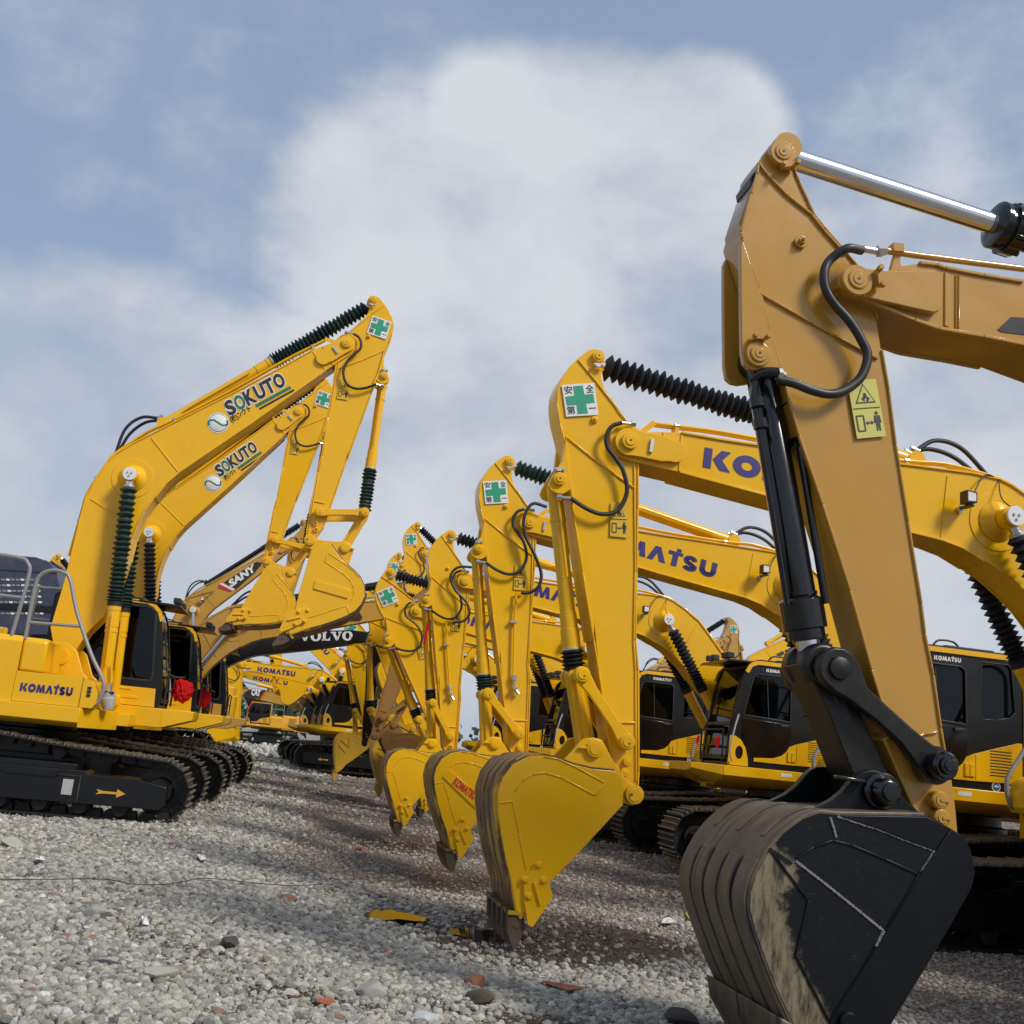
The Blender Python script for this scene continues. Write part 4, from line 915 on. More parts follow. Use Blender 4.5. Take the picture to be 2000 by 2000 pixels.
R4 = excavator('yellow excavator without cross sticker, standing just behind the one with the red-lettered bucket', 15.5, (907.9, 1134.4), (883, 1491), (1298, 1213), -1, J=(845, 1372.8), E=(845.7, 1447.3), tip=(779, 1636), z0=.12, group=GR, cross=False, xc=7.38, bev=.005)
boom_text(R4, R4.bo, (985, 1150), (1168, 1196), .225, MAKER, y=-.206)
def breaker_line(m, pipe, valve, hosepts):
    w = .17*m.ss; y = -w-.03; b = MB(); b.tube([V3(p, y) for p in m.PL(pipe, y)], .014, 'yellow', 8, 0); q = m.PL(pipe, y)[len(pipe)//2]; b.box(q[0]-.05, q[0]+.025, y-.02, y+.03, q[1]-.015, q[1]+.015, 'steel'); b.build('hydraulic_pipe', m.st)
    b = MB(); v = m.PL(valve, y); b.lathe(V3(v[0], y), V3(v[1], y), [(0, .03), (.4, .03), (.45, .018), (1, .018)], 'steel', 8); b.tube([V3(v[1], y), V3(v[2], y-.01)], .022, 'steel', 8, 0); b.cyl(v[1], .026, y-.05, y+.02, 'steel', 8); b.build('valve', m.st)
    b = MB(); b.tube([V3(p, y-.10) for p in m.PL(hosepts, y-.1)], .019, 'hose', 10); b.build('hydraulic_hose', m.st)
breaker_line(R3, [(1024, 1157), (1008, 1158), (1005, 1215), (1003, 1318)], [(1004, 1318), (1005, 1345), (1013, 1356)], [(1068, 990), (1040, 984), (1024, 1010), (1026, 1045), (1045, 1085), (1057, 1120), (1052, 1145), (1035, 1157), (1018, 1158)])
breaker_line(R4, [(893, 1214), (871, 1214), (873, 1260), (878, 1338)], [(877, 1338), (880, 1357), (886, 1367)], [(925, 1108), (895, 1108), (880, 1125), (888, 1150), (910, 1175), (917, 1198), (905, 1213), (885, 1215)])
R5 = excavator('yellow excavator with a leaning stick, thin red strip beside it, large tilted green cross sticker', 19.0, (813.9, 1192.6), (900, 1521), (1144, 1270), -1, J=(818.6, 1405.4), E=(848, 1475), tip=(824, 1600), z0=.12, group=GR, bev=0)
boom_text(R5, R5.bo, (872, 1213), (1020, 1245), .225, MAKER, y=-.206)
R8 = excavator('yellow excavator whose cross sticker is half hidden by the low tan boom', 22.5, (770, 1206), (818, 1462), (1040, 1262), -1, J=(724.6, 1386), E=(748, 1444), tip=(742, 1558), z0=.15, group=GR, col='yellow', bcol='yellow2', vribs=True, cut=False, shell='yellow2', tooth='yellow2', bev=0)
R6 = excavator('yellow excavator with steep dark bellows, tallest stick left of the plain one', 26., (832.5, 1081.6), (817, 1300), (1010, 1260), -1, J=(790, 1240), E=(790, 1280), tip=(760, 1390), z0=.15, group=GR, bev=0, lamp=False)
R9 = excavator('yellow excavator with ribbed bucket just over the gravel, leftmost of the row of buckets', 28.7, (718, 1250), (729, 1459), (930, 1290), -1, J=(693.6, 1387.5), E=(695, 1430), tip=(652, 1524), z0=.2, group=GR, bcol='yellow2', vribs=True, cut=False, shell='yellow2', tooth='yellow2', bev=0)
R7 = excavator('yellow excavator, only stick head with small green cross seen beside the tallest far stick', 33., (795, 1132), (785, 1320), (985, 1200), -1, J=(758, 1270), E=(760, 1305), tip=(720, 1400), z0=.2, group=GR, bev=0, lamp=False)
# left-hand row
l1 = L1c; W = lambda x, y: (350+x/4.83, 1000+y/4.83)
LA = excavator('nearest left yellow excavator with grey handrail, highest boom lettered in black and green', 15.3, (677, 672), (605, 1056), (259, 934), 1, J=(711.8, 1001.8), E=(667.5, 1075), tip=(532, 1260), z0=.12, group=GL, bel='greenb', bbel='greenb', abel='greenb', lbel='greenb', ltb=.66, btb=.40, atb=.50, xc=-3.47, lamp=False,
  patch=dict(quad=[W(1285, 648), W(1265, 725), W(1590, 818), W(1612, 735)]))
LB = excavator('yellow excavator with the lower of the two raised booms lettered in black and green', 18.7, (582.6, 804), (520.8, 1095.2), (294, 1044), 1, J=(598, 1070), E=(564, 1118), tip=(425, 1229), z0=.13, group=GL, btb=.42, atb=.5, abel='rubber', bbel='rubber', ltb=.68, bev=.005, lamp=False)
def name_badge(m, w0, w1, h, cc, rc, j0, j1, green):
    """round mark, bold slanted capitals with a coloured bar, small line of characters"""
    y = -.192*m.sb-.002; b = MB()
    cx, cz = m.P(*cc, y); r = rc
    b.cyl((cx, cz), r, y-.003, y, 'white', 40, .001); b.cyl((cx, cz), r*.90, y-.005, y-.003, green, 40, .001); b.cyl((cx, cz), r*.84, y-.007, y-.005, 'white', 40, .001)
    for sgn in (1, -1):
        pts = [(cx+sgn*r*.86*cos(radians(t)), cz+sgn*r*.86*sin(radians(t))) for t in (205, 190, 175)]+[(cx-sgn*r*.45, cz+sgn*r*.22), (cx, cz)]
        b.ridge(pts, r*.17, y-.009, y-.007, green)
    b.build('round_mark', m.bo)
    b = MB(); a = Vector(m.P(*w0, y)); d = Vector(m.P(*w1, y))-a; q = Vector((-d.y, d.x)).normalized(); L = d.length; u = d/L
    up = (q+u*.10)
    g = glyphs('SOKUTO', 0, .035, .98)
    def lay(off, k, gr):
        vs, fs = g; mnx = min(v[0] for v in vs); mxx = max(v[0] for v in vs); hh = .74
        for nm, lo, hi in (('a', -9, .165), ('b', .165, .345), ('c', .345, 99)):
            pass
    for col_pass in (0, 1):
        x = 0
        for ch, wd in zip('SOKUTO', (.15, .17, .175, .165, .165, .175)):
            p0 = a+d*x; p1 = a+d*(x+wd*.95); g_ = glyphs(ch, 0, .045) if col_pass else glyphs(ch, 0, .11)
            if col_pass: put_glyphs(b, g_, p0.x, p0.y, p1.x, p1.y, h*.93, y-.004, green if (ch == 'O' and x < .3) else 'ink', up=tuple(up))
            else: e0 = p0-d*.010-q*.014; e1 = p1+d*.010-q*.014; put_glyphs(b, g_, e0.x, e0.y, e1.x, e1.y, h*.93+.032, y-.002, 'white', up=tuple(up))
            x += wd
    b.build('lettering', m.bo)
    b = MB(); b.beam(tuple(a+d*.42-q*.05), tuple(a+d*1.02-q*.05), .045, y-.004, y, green); b.beam(tuple(a+d*.44-q*.11), tuple(a+d*1.04-q*.11), .028, y-.004, y, 'ink')
    p0 = Vector(m.P(*j0, y)); p1 = Vector(m.P(*j1, y)); put_glyphs(b, glyphs('(株)ソクト'.replace('ソ', 'ン'), 0, .02), p0.x, p0.y, p1.x, p1.y, .11, y-.004, 'ink'); b.build('lettering', m.bo)
l3 = lambda x, y: (200+x/3.22, 550+y/3.22)
name_badge(LA, l3(800, 850), l3(1165, 650), .245, l3(728, 888), .150, l3(820, 893), l3(945, 815), 'dgreen')
name_badge(LB, l3(740, 1232), l3(985, 1062), .235, l3(697, 1268), .15, l3(780, 1255), l3(850, 1205), 'dgreen')
TN = excavator('tan excavator with low curved boom and dark tan stick folded back beneath it', 21.3, (800, 1185), (731.6, 1438), (455, 1226), 1, J=(797, 1369), E=(770.4, 1414), tip=(786, 1563), z0=.13, group=GL, col='tan2', boomcol='tanl', bcol='tan2', cross=False, warn=0, hose=False, abar='black', abel=None, bbel=None, bel=None, lbel=None, lbarrel='tan2', shell='tan2', tooth='rust', cut=False, bev=0, atb=.68, logo=False)
b = MB(); b.prism(TN.PL([(685, 1211), (697, 1189), (708, 1206), (705, 1211)], -.2), -.213, -.2, 'ink'); b.build('triangle_mark', TN.bo)
LS = excavator('tan excavator with a black name panel and red stripe along its raised boom', 24.2, (571, 1058), (545, 1225), (378, 1192), 1, J=None, E=None, tip=None, z0=.15, group=GL, col='tanl', cross=False, warn=0, abar='black', abel='greenb', bbel=None, bel=None, atb=.66, bev=0, logo=False, lamp=True)
b = MB(); y = -.2*LS.sb
q = LS.PL([W(425, 662), W(728, 470), W(790, 480), W(715, 570), W(530, 738)], y); b.prism(q, y-.006, y, 'ink')
b.prism(LS.PL([W(380, 680), W(400, 670), W(530, 728), W(500, 745)], y), y-.007, y-.001, 'white'); b.prism(LS.PL([W(370, 700), W(382, 680), W(505, 742), W(480, 750), W(375, 715)], y), y-.008, y-.001, 'redv'); b.build('name_panel', LS.bo)
b = MB(); (x0, z0), (x1, z1) = LS.P(*W(487, 715), y), LS.P(*W(728, 552), y); d = Vector((x1-x0, z1-z0)).normalized()
put_glyphs(b, glyphs('SANY', 0, .05), x0, z0, x1, z1, .17, y-.010, 'white', up=(d.x*.25-d.y, d.y*.25+d.x)); b.build('lettering', LS.bo)
LV = excavator('excavator with a black boom in large white slab capitals and a black stick', 26.8, (726, 1243), (712, 1452), (458, 1262), 1, J=None, E=None, tip=None, z0=.15, group=GL, col='black', cross=False, warn=0, hose=False, abar='black', bev=0, logo=False, lamp=False, pipes=False)
boom_text(LV, LV.bo, (584, 1253), (689, 1251), .24, VLV, mat='white', y=-.206)
warn_sticker(LV, LV.PL([(731, 1366), (742, 1366), (744, 1341), (735, 1340)], -.2), -.21, LV.st, 'lime')
# far group
FA = excavator('far yellow excavator with its blue-lettered boom uppermost under the black boom', 37., (470, 1297), (464, 1442), (627.5, 1328), -1, J=(448, 1392), E=(432, 1432), tip=(386, 1462), z0=.25, group=GF, bev=0, cross=False, warn=0, logo=False, tooth='yellow')
boom_text(FA, FA.bo, (502, 1312), (576, 1322), .21, MAKER, y=-.206)
FE = excavator('far yellow excavator with a steeply raised boom and a bucket curled under it', 39., (545, 1195), (548, 1333), (667, 1311), -1, J=(533, 1300), E=(536, 1345), tip=(606, 1350), z0=.25, group=GF, bev=0, cross=False, warn=0, logo=False, cut=False, tooth='yellow')
boom_text(FE, FE.bo, (582, 1217), (637, 1281), .21, MAKER, y=-.206)
FB = excavator('far yellow excavator whose blue-lettered boom runs just under the uppermost one', 41., (462, 1313), (457, 1450), (605.7, 1346), -1, J=(440, 1395), E=(430, 1440), tip=(390, 1462), z0=.25, group=GF, bev=0, cross=False, warn=0, logo=False, lamp=False)
boom_text(FB, FB.bo, (494, 1328), (561, 1339), .19, MAKER, y=-.206)
FC = excavator('far tan excavator with a black and red emblem panel on its boom', 45., (455, 1348), (452, 1440), (583, 1372), -1, J=None, E=None, tip=None, z0=.25, group=GF, bev=0, col='tanl', cross=False, warn=0, logo=False, bbel=None, bel=None, abel=None)
b = MB(); z4 = lambda x, y: (400+x/6.44, 1260+y/6.44); y = -.2
b.prism(FC.PL([z4(482, 622), z4(520, 580), z4(560, 562), z4(772, 568), z4(700, 655), z4(560, 640)], y), y-.012, y+.02, 'ink'); b.prism(FC.PL([z4(745, 590), z4(775, 572), z4(712, 662), z4(690, 655)], y), y-.016, y+.02, 'redv'); b.build('emblem_panel', FC.bo)
b = MB(); (x0, z0), (x1, z1) = FC.P(*z4(580, 632), y), FC.P(*z4(695, 645), y); put_glyphs(b, glyphs('CAT', 0, .06, .9), x0, z0, x1, z1, .27, y-.02, 'white'); b.build('lettering', FC.bo)
FO = Mach('excavator', 'orange excavator far behind in front of the trees, its cab edged in red', 'excavator', 78., -2.0, .22, GF, -1)
GA = excavator('tan excavator stick with green cross sticker rising behind a cab roof at right', 36., (1416, 1251), (1442, 1410), (1270, 1330), 1, J=(1468, 1375), E=(1462, 1405), tip=(1420, 1480), z0=.2, group=GF, bev=0, col='tanl', warn=0, logo=False, lamp=False, abel='greenb')
GB = excavator('far yellow excavator with dark characters on its rising boom behind a cab roof', 60., (1642, 1203), (1660, 1330), (1480, 1302), 1, J=None, E=None, tip=None, z0=.2, group=GF, bev=0, cross=False, warn=0, logo=False, lamp=False, pipes=False, abel=None, bbel='greenb', bel='greenb', atb=.6)
boom_text(GB, GB.bo, (1518, 1287), (1552, 1272), .32, glyphs('建設', 0, .03), mat='ink', y=-.206)
# ------------------------------------------------------------------ nearest machine: tan with a black bucket
R1 = Mach('excavator', 'nearest tan excavator at right with a huge scuffed black bucket', 'excavator', 5.33, 7.55, 0, GR, -1)
m = R1; w = .14; ys = -w
P1 = lambda pts, off=ys: m.PL(pts, off)
so_ = P1(K1([(392, 200), (425, 150), (455, 112), (500, 93), (548, 102), (582, 140), (600, 190), (606, 250), (630, 310), (680, 420), (716, 500), (770, 568), (900, 718), (990, 825), (1060, 1000), (1085, 1110), (1110, 1285), (1150, 1520), (1190, 1835)])
  + K2([(1212, 180), (1262, 500), (1340, 980), (1360, 1150), (1408, 1390), (1452, 1700), (1485, 1900)])+K3([(1545, 440), (1572, 640), (1582, 760), (1575, 800), (1540, 830), (1480, 800), (1400, 700), (1330, 610), (1240, 400), (1180, 260)])
  + K2([(1190, 1740), (1120, 1590), (1050, 1360), (925, 900), (765, 400), (628, 0)])+K1([(550, 1500), (460, 1180), (395, 930), (300, 640), (290, 600), (350, 380), (385, 265)]))
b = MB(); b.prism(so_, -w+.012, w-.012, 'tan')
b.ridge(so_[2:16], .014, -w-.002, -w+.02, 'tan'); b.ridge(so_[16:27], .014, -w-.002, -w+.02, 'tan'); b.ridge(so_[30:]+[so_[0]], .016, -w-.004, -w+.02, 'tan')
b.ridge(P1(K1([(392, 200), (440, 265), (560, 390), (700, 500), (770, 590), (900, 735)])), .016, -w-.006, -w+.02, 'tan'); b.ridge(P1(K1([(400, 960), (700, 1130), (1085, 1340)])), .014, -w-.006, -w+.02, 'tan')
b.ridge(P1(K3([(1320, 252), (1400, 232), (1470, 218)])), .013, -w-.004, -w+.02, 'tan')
nose = P1(K1([(385, 200), (350, 375), (290, 600), (300, 650), (285, 690), (240, 600), (250, 560), (300, 380), (300, 350)]))
# lugs of the bucket cylinder either side of the front plate
lug = P1(K1([(285, 690), (300, 650), (395, 930), (460, 1180), (520, 1400), (470, 1392), (430, 1402), (380, 1408), (335, 1398), (305, 1370), (292, 1300), (287, 1000)]))
for y0 in (-w-.004, w-.035): b.prism(lug, y0, y0+.04, 'tan')
b.prism(P1(K1([(350, 380), (290, 600), (300, 650), (330, 760), (395, 930), (330, 900), (262, 760), (235, 600), (300, 400), (350, 340)]), 0), -w+.03, w-.03, 'tan')
b.prism(P1(K1([(300, 345), (392, 200), (405, 230), (330, 400), (305, 380)]), 0), -w+.03, w-.03, 'char')
R1s = b.build('stick', m.e, .006)
b = MB(); T1, B1, A1 = (P1(K1([p]))[0] for p in ((518, 158), (950, 895), (380, 1320)))
for p, r in ((T1, .115*.9), (A1, .09)):
    pass
b.cyl(T1, .078, -w-.035, -w+.02, 'tan', 36); b.cyl(T1, .05, -w-.045, -w-.03, 'tan', 32); b.cyl(T1, .03, -w-.05, -w-.04, 'tan', 24, .002); b.cyl(T1, .008, -w-.053, -w-.045, 'ink', 8, .001)
b.build('pin', R1s); b = MB(); b.cyl(A1, .072, -w-.03, -w+.02, 'tan', 36); b.cyl(A1, .05, -w-.042, -w-.028, 'tan', 32); b.cyl(A1, .028, -w-.047, -w-.038, 'tan', 24, .002); b.cyl(A1, .007, -w-.05, -w-.042, 'ink', 8, .001)
b.build('pin', R1s); b = MB(); b.prism(P1(K1([(330, 1300), (360, 1245), (365, 1215), (410, 1215), (412, 1245), (430, 1300)]), -w), -w-.022, -w, 'tan')
b.build('pin_keeper', R1s); b = MB(); b.prism(P1(K1([(455, 175), (520, 225), (508, 245), (590, 250), (580, 190), (520, 160)]), -w), -w-.022, -w, 'tan')
b.build('pin_keeper', R1s)
for a_, c_ in (((345, 1225), (420, 1232)), ((510, 240), (590, 232))):
    b = MB(); q = P1(K1([a_, c_])); b.beam(q[0], q[1], .028, -w-.055, -w-.02, 'tan')
    for p in q: b.cyl(p, .015, -w-.08, -w-.05, 'tan', 6, .003)
    b.build('keeper_bolts', R1s)
b = MB(); g = P1(K1([(635, 663)]))[0]; b.cyl(g, .038, -w-.012, -w, 'tan', 24, .003); b.cyl(g, .022, -w-.035, -w-.01, 'tan', 6, .003); b.cyl(g, .009, -w-.045, -w-.03, 'rust', 8, .001); b.build('grease_point', R1s)
for p, r in ((P1(K3([(1455, 585)]))[0], .047), (P1(K3([(1465, 680)]))[0], .045)):
    b = MB(); b.lathe(V3(p, -w-.05), V3(p, -w+.02), [(0, r*.8), (.1, r), (1, r)], 'tan', 28); b.cyl(p, r*.62, -w-.055, -w-.045, 'tan', 20, .002); b.beam((p[0]-.005, p[1]-.0), (p[0]+.05, p[1]), .012, -w-.06, -w-.03, 'tan'); b.build('bushing', R1s)
warn_sticker(m, P1(K1([(960, 1805), (1128, 1790), (1068, 1458), (903, 1468)])), -w-.003, R1s, 'lime')
# hose loops round the boom pin
b = MB(); hp = K1([(530, 1440), (620, 1465), (730, 1510), (830, 1530), (920, 1505), (1010, 1430), (1048, 1310), (1010, 1210), (940, 1100), (860, 1010), (805, 920), (795, 820), (830, 745), (905, 700), (1000, 702)])
pts = [V3(p, y) for p, y in zip(P1(hp, -.26), [-.20, -.21]+[-.215]*11+[-.26, -.24])]
b.tube(pts, .026, 'hose', 14, 8)
for i in range(14, 100, 1): pass
q = P1(K1([(1000, 702), (1075, 715), (1090, 715), (1130, 712)]), -.24); b.tube([V3(p, -.24) for p in q[:2]], .020, 'steel', 12, 0); b.lathe(V3(q[1], -.24), V3(q[3], -.24), [(0, .024), (.1, .034), (.6, .034), (.65, .026), (1, .026)], 'steel', 6)
q = P1(K1([(500, 1428), (545, 1440)]), -.2); b.lathe(V3(q[0], -.2), V3(q[1], -.2), [(0, .034), (.5, .034), (.55, .022), (1, .022)], 'steel', 6)
q = P1(K1([(390, 1440), (430, 1415), (500, 1428)]), -.18); b.tube([V3(q[0], -.1), V3(q[1], -.16), V3(q[2], -.2)], .03, 'black', 12, 4)
b.build('hydraulic_hose', R1s)
# boom
bw = .215
bt = [(868, 842), (905, 826), (985, 822), (1140, 825), (1210, 796), (1330, 779), (1430, 789), (1480, 808), (1700, 850), (1932, 888)]
bb_ = [(1932, 1252), (1700, 1205), (1440, 1160), (1300, 1110), (1000, 985), (940, 965), (885, 950), (855, 915), (850, 875)]
tp_ = P1(K1(bt), -bw); bt2 = P1(K1(bb_), -bw)
far = [(4.6, 4.42), (5.3, 4.32), (5.9, 4.0), (6.5, 3.35), (7.0, 2.65), (7.32, 2.08), (7.38, 1.90), (7.30, 1.80), (7.16, 1.78), (7.0, 1.86), (6.3, 2.65), (5.75, 3.2), (5.2, 3.58), (4.6, 3.82)]
far = [(x-7.55+.0, z+.0) for x, z in far]
zt = tp_[-1][1]; zb = bt2[0][1]; print('R1 boom edge', tp_[-1], bt2[0], 'B', B1)
prof = tp_+[(x, z) for x, z in far if x > tp_[-1][0]+.2]+bt2
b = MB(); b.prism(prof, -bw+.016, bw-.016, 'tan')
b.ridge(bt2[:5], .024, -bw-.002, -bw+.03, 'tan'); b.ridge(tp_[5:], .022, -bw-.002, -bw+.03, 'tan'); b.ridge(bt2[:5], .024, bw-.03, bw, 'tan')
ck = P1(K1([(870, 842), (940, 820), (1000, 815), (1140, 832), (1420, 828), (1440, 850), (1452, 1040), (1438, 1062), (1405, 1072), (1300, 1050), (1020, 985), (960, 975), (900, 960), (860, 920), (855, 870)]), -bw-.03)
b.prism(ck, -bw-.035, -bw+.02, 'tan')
for xx in (1490, 1545, 1563): b.ridge(P1(K1([(xx, 848 if xx > 1500 else 835), (xx-2, 1160 if xx > 1500 else 1150)]), -bw), .012 if xx > 1500 else .03, -bw+.006, -bw+.021, 'tan')
b.prism(P1(K1([(1145, 830), (1165, 760), (1180, 712), (1210, 712), (1205, 790), (1218, 830)]), -.1), -.12, -.09, 'tan')
bo1 = b.build('boom', m.e, .006)
b = MB(); yy = -bw-.035
b.cyl(P1(K1([(950, 895)]), yy)[0], .092, yy-.035, yy+.01, 'tan', 40); p = P1(K1([(950, 893)]), yy)[0]; b.cyl(p, .058, yy-.045, yy-.03, 'tan', 32); b.cyl(p, .034, yy-.05, yy-.04, 'tan', 24, .002); b.cyl(p, .008, yy-.053, yy-.045, 'ink', 8, .001)
b.build('pin', bo1); b = MB(); b.prism(P1(K1([(985, 835), (1060, 850), (1062, 910), (1030, 925), (1000, 940), (960, 962), (930, 950)]), yy), yy-.02, yy, 'tan')
b.build('pin_keeper', bo1); b = MB(); q = P1(K1([(1062, 840), (1075, 935)]), yy); b.beam(q[0], q[1], .034, yy-.06, yy-.02, 'tan')
for p in q: b.cyl(p, .018, yy-.085, yy-.05, 'tan', 6, .003)
b.build('pin_keeper', bo1)
b = MB(); q = P1(K1([(1130, 712), (1300, 738), (1932, 818), (2300, 868)]), -.12); b.tube([V3(p, -.12) for p in q], .020, 'tan', 12, 0)
for x_ in (1195,): q = P1(K1([(x_-35, 700), (x_+25, 706)]), -.12); b.beam(q[0], q[1], .05, -.15, -.09, 'tan')
b.build('hydraulic_pipe', bo1)
b = MB(); b.prism(P1(K1([(1786, 1165), (1865, 1092), (2100, 1106), (2140, 1220), (1810, 1180)]), -bw), -bw+.012, -bw+.020, 'char'); b.build('side_panel', bo1)
# arm cylinder: bright rod and black barrel
q = P1(K1([(518, 158), (1775, 565), (3050, 985)]), 0); t0 = Vector(q[0]); t1 = Vector(q[1]); u_ = (t1-t0).normalized(); G1 = t1+u_*1.7
b = MB(); b.lathe(V3(tuple(t1-u_*.03), 0), V3(tuple(G1), 0), [(0, .118), (.01, .145), (.03, .145), (.032, .13), (.05, .13), (.052, .155), (.10, .155), (.102, .105), (.97, .105), (1, .08)], 'black', 36)
for k in range(8):
    a = k*pi/4; b.cyl((0, 0), 0.001, 0, .001, 'black', 3) if 0 else None
    c0 = V3(tuple(t1+u_*.06), 0); qx = Vector((-u_.y, 0, u_.x)); off = qx*(.145*cos(a))+Vector((0, 1, 0))*(.145*sin(a)); ux = Vector((u_.x, 0, u_.y))
    b.lathe(Vector(c0)+off, Vector(c0)+off+ux*.10, [(0, .02), (1, .02)], 'black', 6)
b.tube([V3(tuple(t1+u_*.2), -.16), V3(tuple(t1+u_*1.5), -.16)], .02, 'black', 10, 0)
ac = b.build('arm_cylinder', m.e, .003)
b = MB(); b.lathe(V3(tuple(t0), 0), V3(tuple(t1), 0), [(0, .064), (1, .064)], 'chrome', 48); b.lathe(V3(tuple(t0), -.11), V3(tuple(t0), .11), [(0, .085), (1, .085)], 'tan', 30); b.build('rod', ac)
# bucket cylinder
J1 = P1(K2([(840, 1355)]))[0]; Lq = P1(K2([(1395, 1920)]))[0]; E1 = P1(K3([(1150, 540)]))[0]
a0 = P1(K1([(395, 1345)]), 0)[0]; jj = P1(K2([(700, 1340)]), 0)[0]; L_ = (Vector(jj)-Vector(a0)).length; k_ = 1/L_
tend = P1(K2([(650, 1195)]), 0)[0]; te = (Vector(tend)-Vector(a0)).length/L_
b = MB(); p1, p2 = V3(a0, 0), V3(jj, 0)
fr_ = lambda px_, py_: (Vector(P1(K2([(px_, py_)]), 0)[0])-Vector(a0)).length/L_
f1, f2, f3, f4 = fr_(640, 915), fr_(650, 960), fr_(700, 1120), fr_(700, 1145)
b.lathe(p1, p2, [(0, .06), (.05*k_, .088), (f1-.001, .088), (f1, .095), (f1+.01, .095), (f1+.012, .09), (f2-.012, .09), (f2, .118), (f3, .118), (f3+.003, .10), (f4+.02, .10), (te-.02, .082), (te, .078)], 'black', 40)
b.lathe(V3(a0, -.10), V3(a0, .10), [(0, .09), (1, .09)], 'black', 30)
sd = Vector(jj)-Vector(a0); sn_ = Vector((sd.y, -sd.x)).normalized(); sn_ = sn_ if sn_.x < 0 else -sn_
b.tube([V3(tuple(Vector(a0)+sn_*.05-Vector((0, .0))), -.12), V3(tuple(Vector(a0)+sd*.08+sn_*.10), -.13), V3(tuple(Vector(a0)+sd*.14+sn_*.125), -.1), V3(tuple(Vector(a0)+sd*.55+sn_*.125), -.1), V3(tuple(Vector(a0)+sd*(f2+.01)+sn_*.11), -.06)], .017, 'black', 10, 0)
for t in (.15, .22): b.lathe(V3(tuple(Vector(a0)+sd*t+sn_*.125), -.13), V3(tuple(Vector(a0)+sd*(t+.03)+sn_*.125), -.13), [(0, .04), (1, .04)], 'black', 10)
b.tube([V3(tuple(Vector(a0)-sn_*.10+sd*.04), -.08), V3(tuple(Vector(a0)-sn_*.11+sd*.10), -.09), V3(tuple(Vector(a0)-sn_*.105+sd*(f2+.02)), -.07)], .02, 'black', 10, 0)
for t in (.08, .16, .30): b.box(*(lambda c_: (c_[0]-.03, c_[0]+.03, -.11, -.05, c_[1]-.025, c_[1]+.025))(tuple(Vector(a0)-sn_*.10+sd*t)), 'black')
bc = b.build('bucket_cylinder', m.e, .002)
b = MB(); b.lathe(lerp3(p1, p2, te-.005), lerp3(p1, p2, te+.035), [(0, .062), (1, .062)], 'chrome', 30); b.lathe(lerp3(p1, p2, te+.03), p2, [(0, .062), (.3, .075), (1, .09)], 'grease', 30); b.build('rod', bc)
# linkage
b = MB(); b.lathe(V3(jj, -.15), V3(jj, .15), [(0, .10), (.08, .115), (.3, .115), (.33, .09), (.67, .09), (.7, .115), (.92, .115), (1, .10)], 'grease', 32)
jc = Vector(jj); ec = Vector(P1(K3([(1085, 545)]), 0)[0])
dq = (ec-jc); nq = Vector((-dq.y, dq.x)).normalized()
b.prism([tuple(jc+nq*.11-dq.normalized()*.05), tuple(jc-nq*.11-dq.normalized()*.05), tuple(jc+dq*.3-nq*.085), tuple(jc+dq*.85-nq*.10), tuple(ec-nq*.11), tuple(ec+nq*.11), tuple(jc+dq*.85+nq*.09), tuple(jc+dq*.3+nq*.085)], -.135, .135, 'grease')
b.prism([tuple(jc+dq*.22+nq*.03), tuple(jc+dq*.22-nq*.03), tuple(jc+dq*.46-nq*.028), tuple(jc+dq*.46+nq*.028)], -.137, -.12, 'ink')
b.lathe(V3(tuple(ec), -.17), V3(tuple(ec), .17), [(0, .11), (1, .11)], 'grease', 32)
b.build('h_link', m.e, .02)
for sy in (-1, 1):
    y0 = -.235 if sy < 0 else .165
    b = MB(); jn, ln = (J1, Lq) if sy < 0 else (P1(K2([(700, 1340)]), .2)[0], Lq)
    J_ = P1(K2([(840, 1355)]), -.2)[0]; Q_ = P1(K2([(1400, 1915)]), -.2)[0]
    mid = P1(K2([(1010, 1560)]), -.2)[0]
    dd = Vector(Q_)-Vector(J_); nn = Vector((-dd.y, dd.x)).normalized(); nn = nn if nn.y > 0 else -nn
    up1 = [tuple(Vector(J_)+dd*t+nn*h) for t, h in ((.0, .112), (.10, .10), (.25, .04), (.45, .045), (.7, .055), (.88, .07), (1.0, .088))]
    dn1 = [tuple(Vector(J_)+dd*t+nn*h) for t, h in ((1.0, -.088), (.88, -.072), (.7, -.052), (.45, -.06), (.2, -.085), (.08, -.108), (0, -.112))]
    ja = [tuple(Vector(J_)+Vector((cos(a), sin(a)))*.112) for a in [atan2(-nn.y, -nn.x)-radians(k) for k in (25, 50, 75, 100, 125, 155)]]
    qa = [tuple(Vector(Q_)+Vector((cos(a), sin(a)))*.088) for a in [atan2(nn.y, nn.x)-radians(k) for k in (30, 60, 90, 120, 150)]]
    b.prism(up1+qa+dn1+ja, y0, y0+.07, 'grease')
    l = b.build('side_link', m.e, .012)
    if sy < 0:
        b = MB(); b.lathe(V3(J_, y0-.03), V3(J_, y0+.02), [(0, .02), (.2, .056), (.6, .062), (1, .062)], 'grease', 32)
        b.lathe(V3(Q_, y0-.10), V3(Q_, y0+.07), [(0, .06), (.1, .072), (.6, .072), (.62, .098), (1, .098)], 'black', 36); b.cyl(Q_, .045, y0-.12, y0-.09, 'black', 28); b.cyl(Q_, .03, y0-.13, y0-.115, 'black', 20)
        b.build('pin', l)
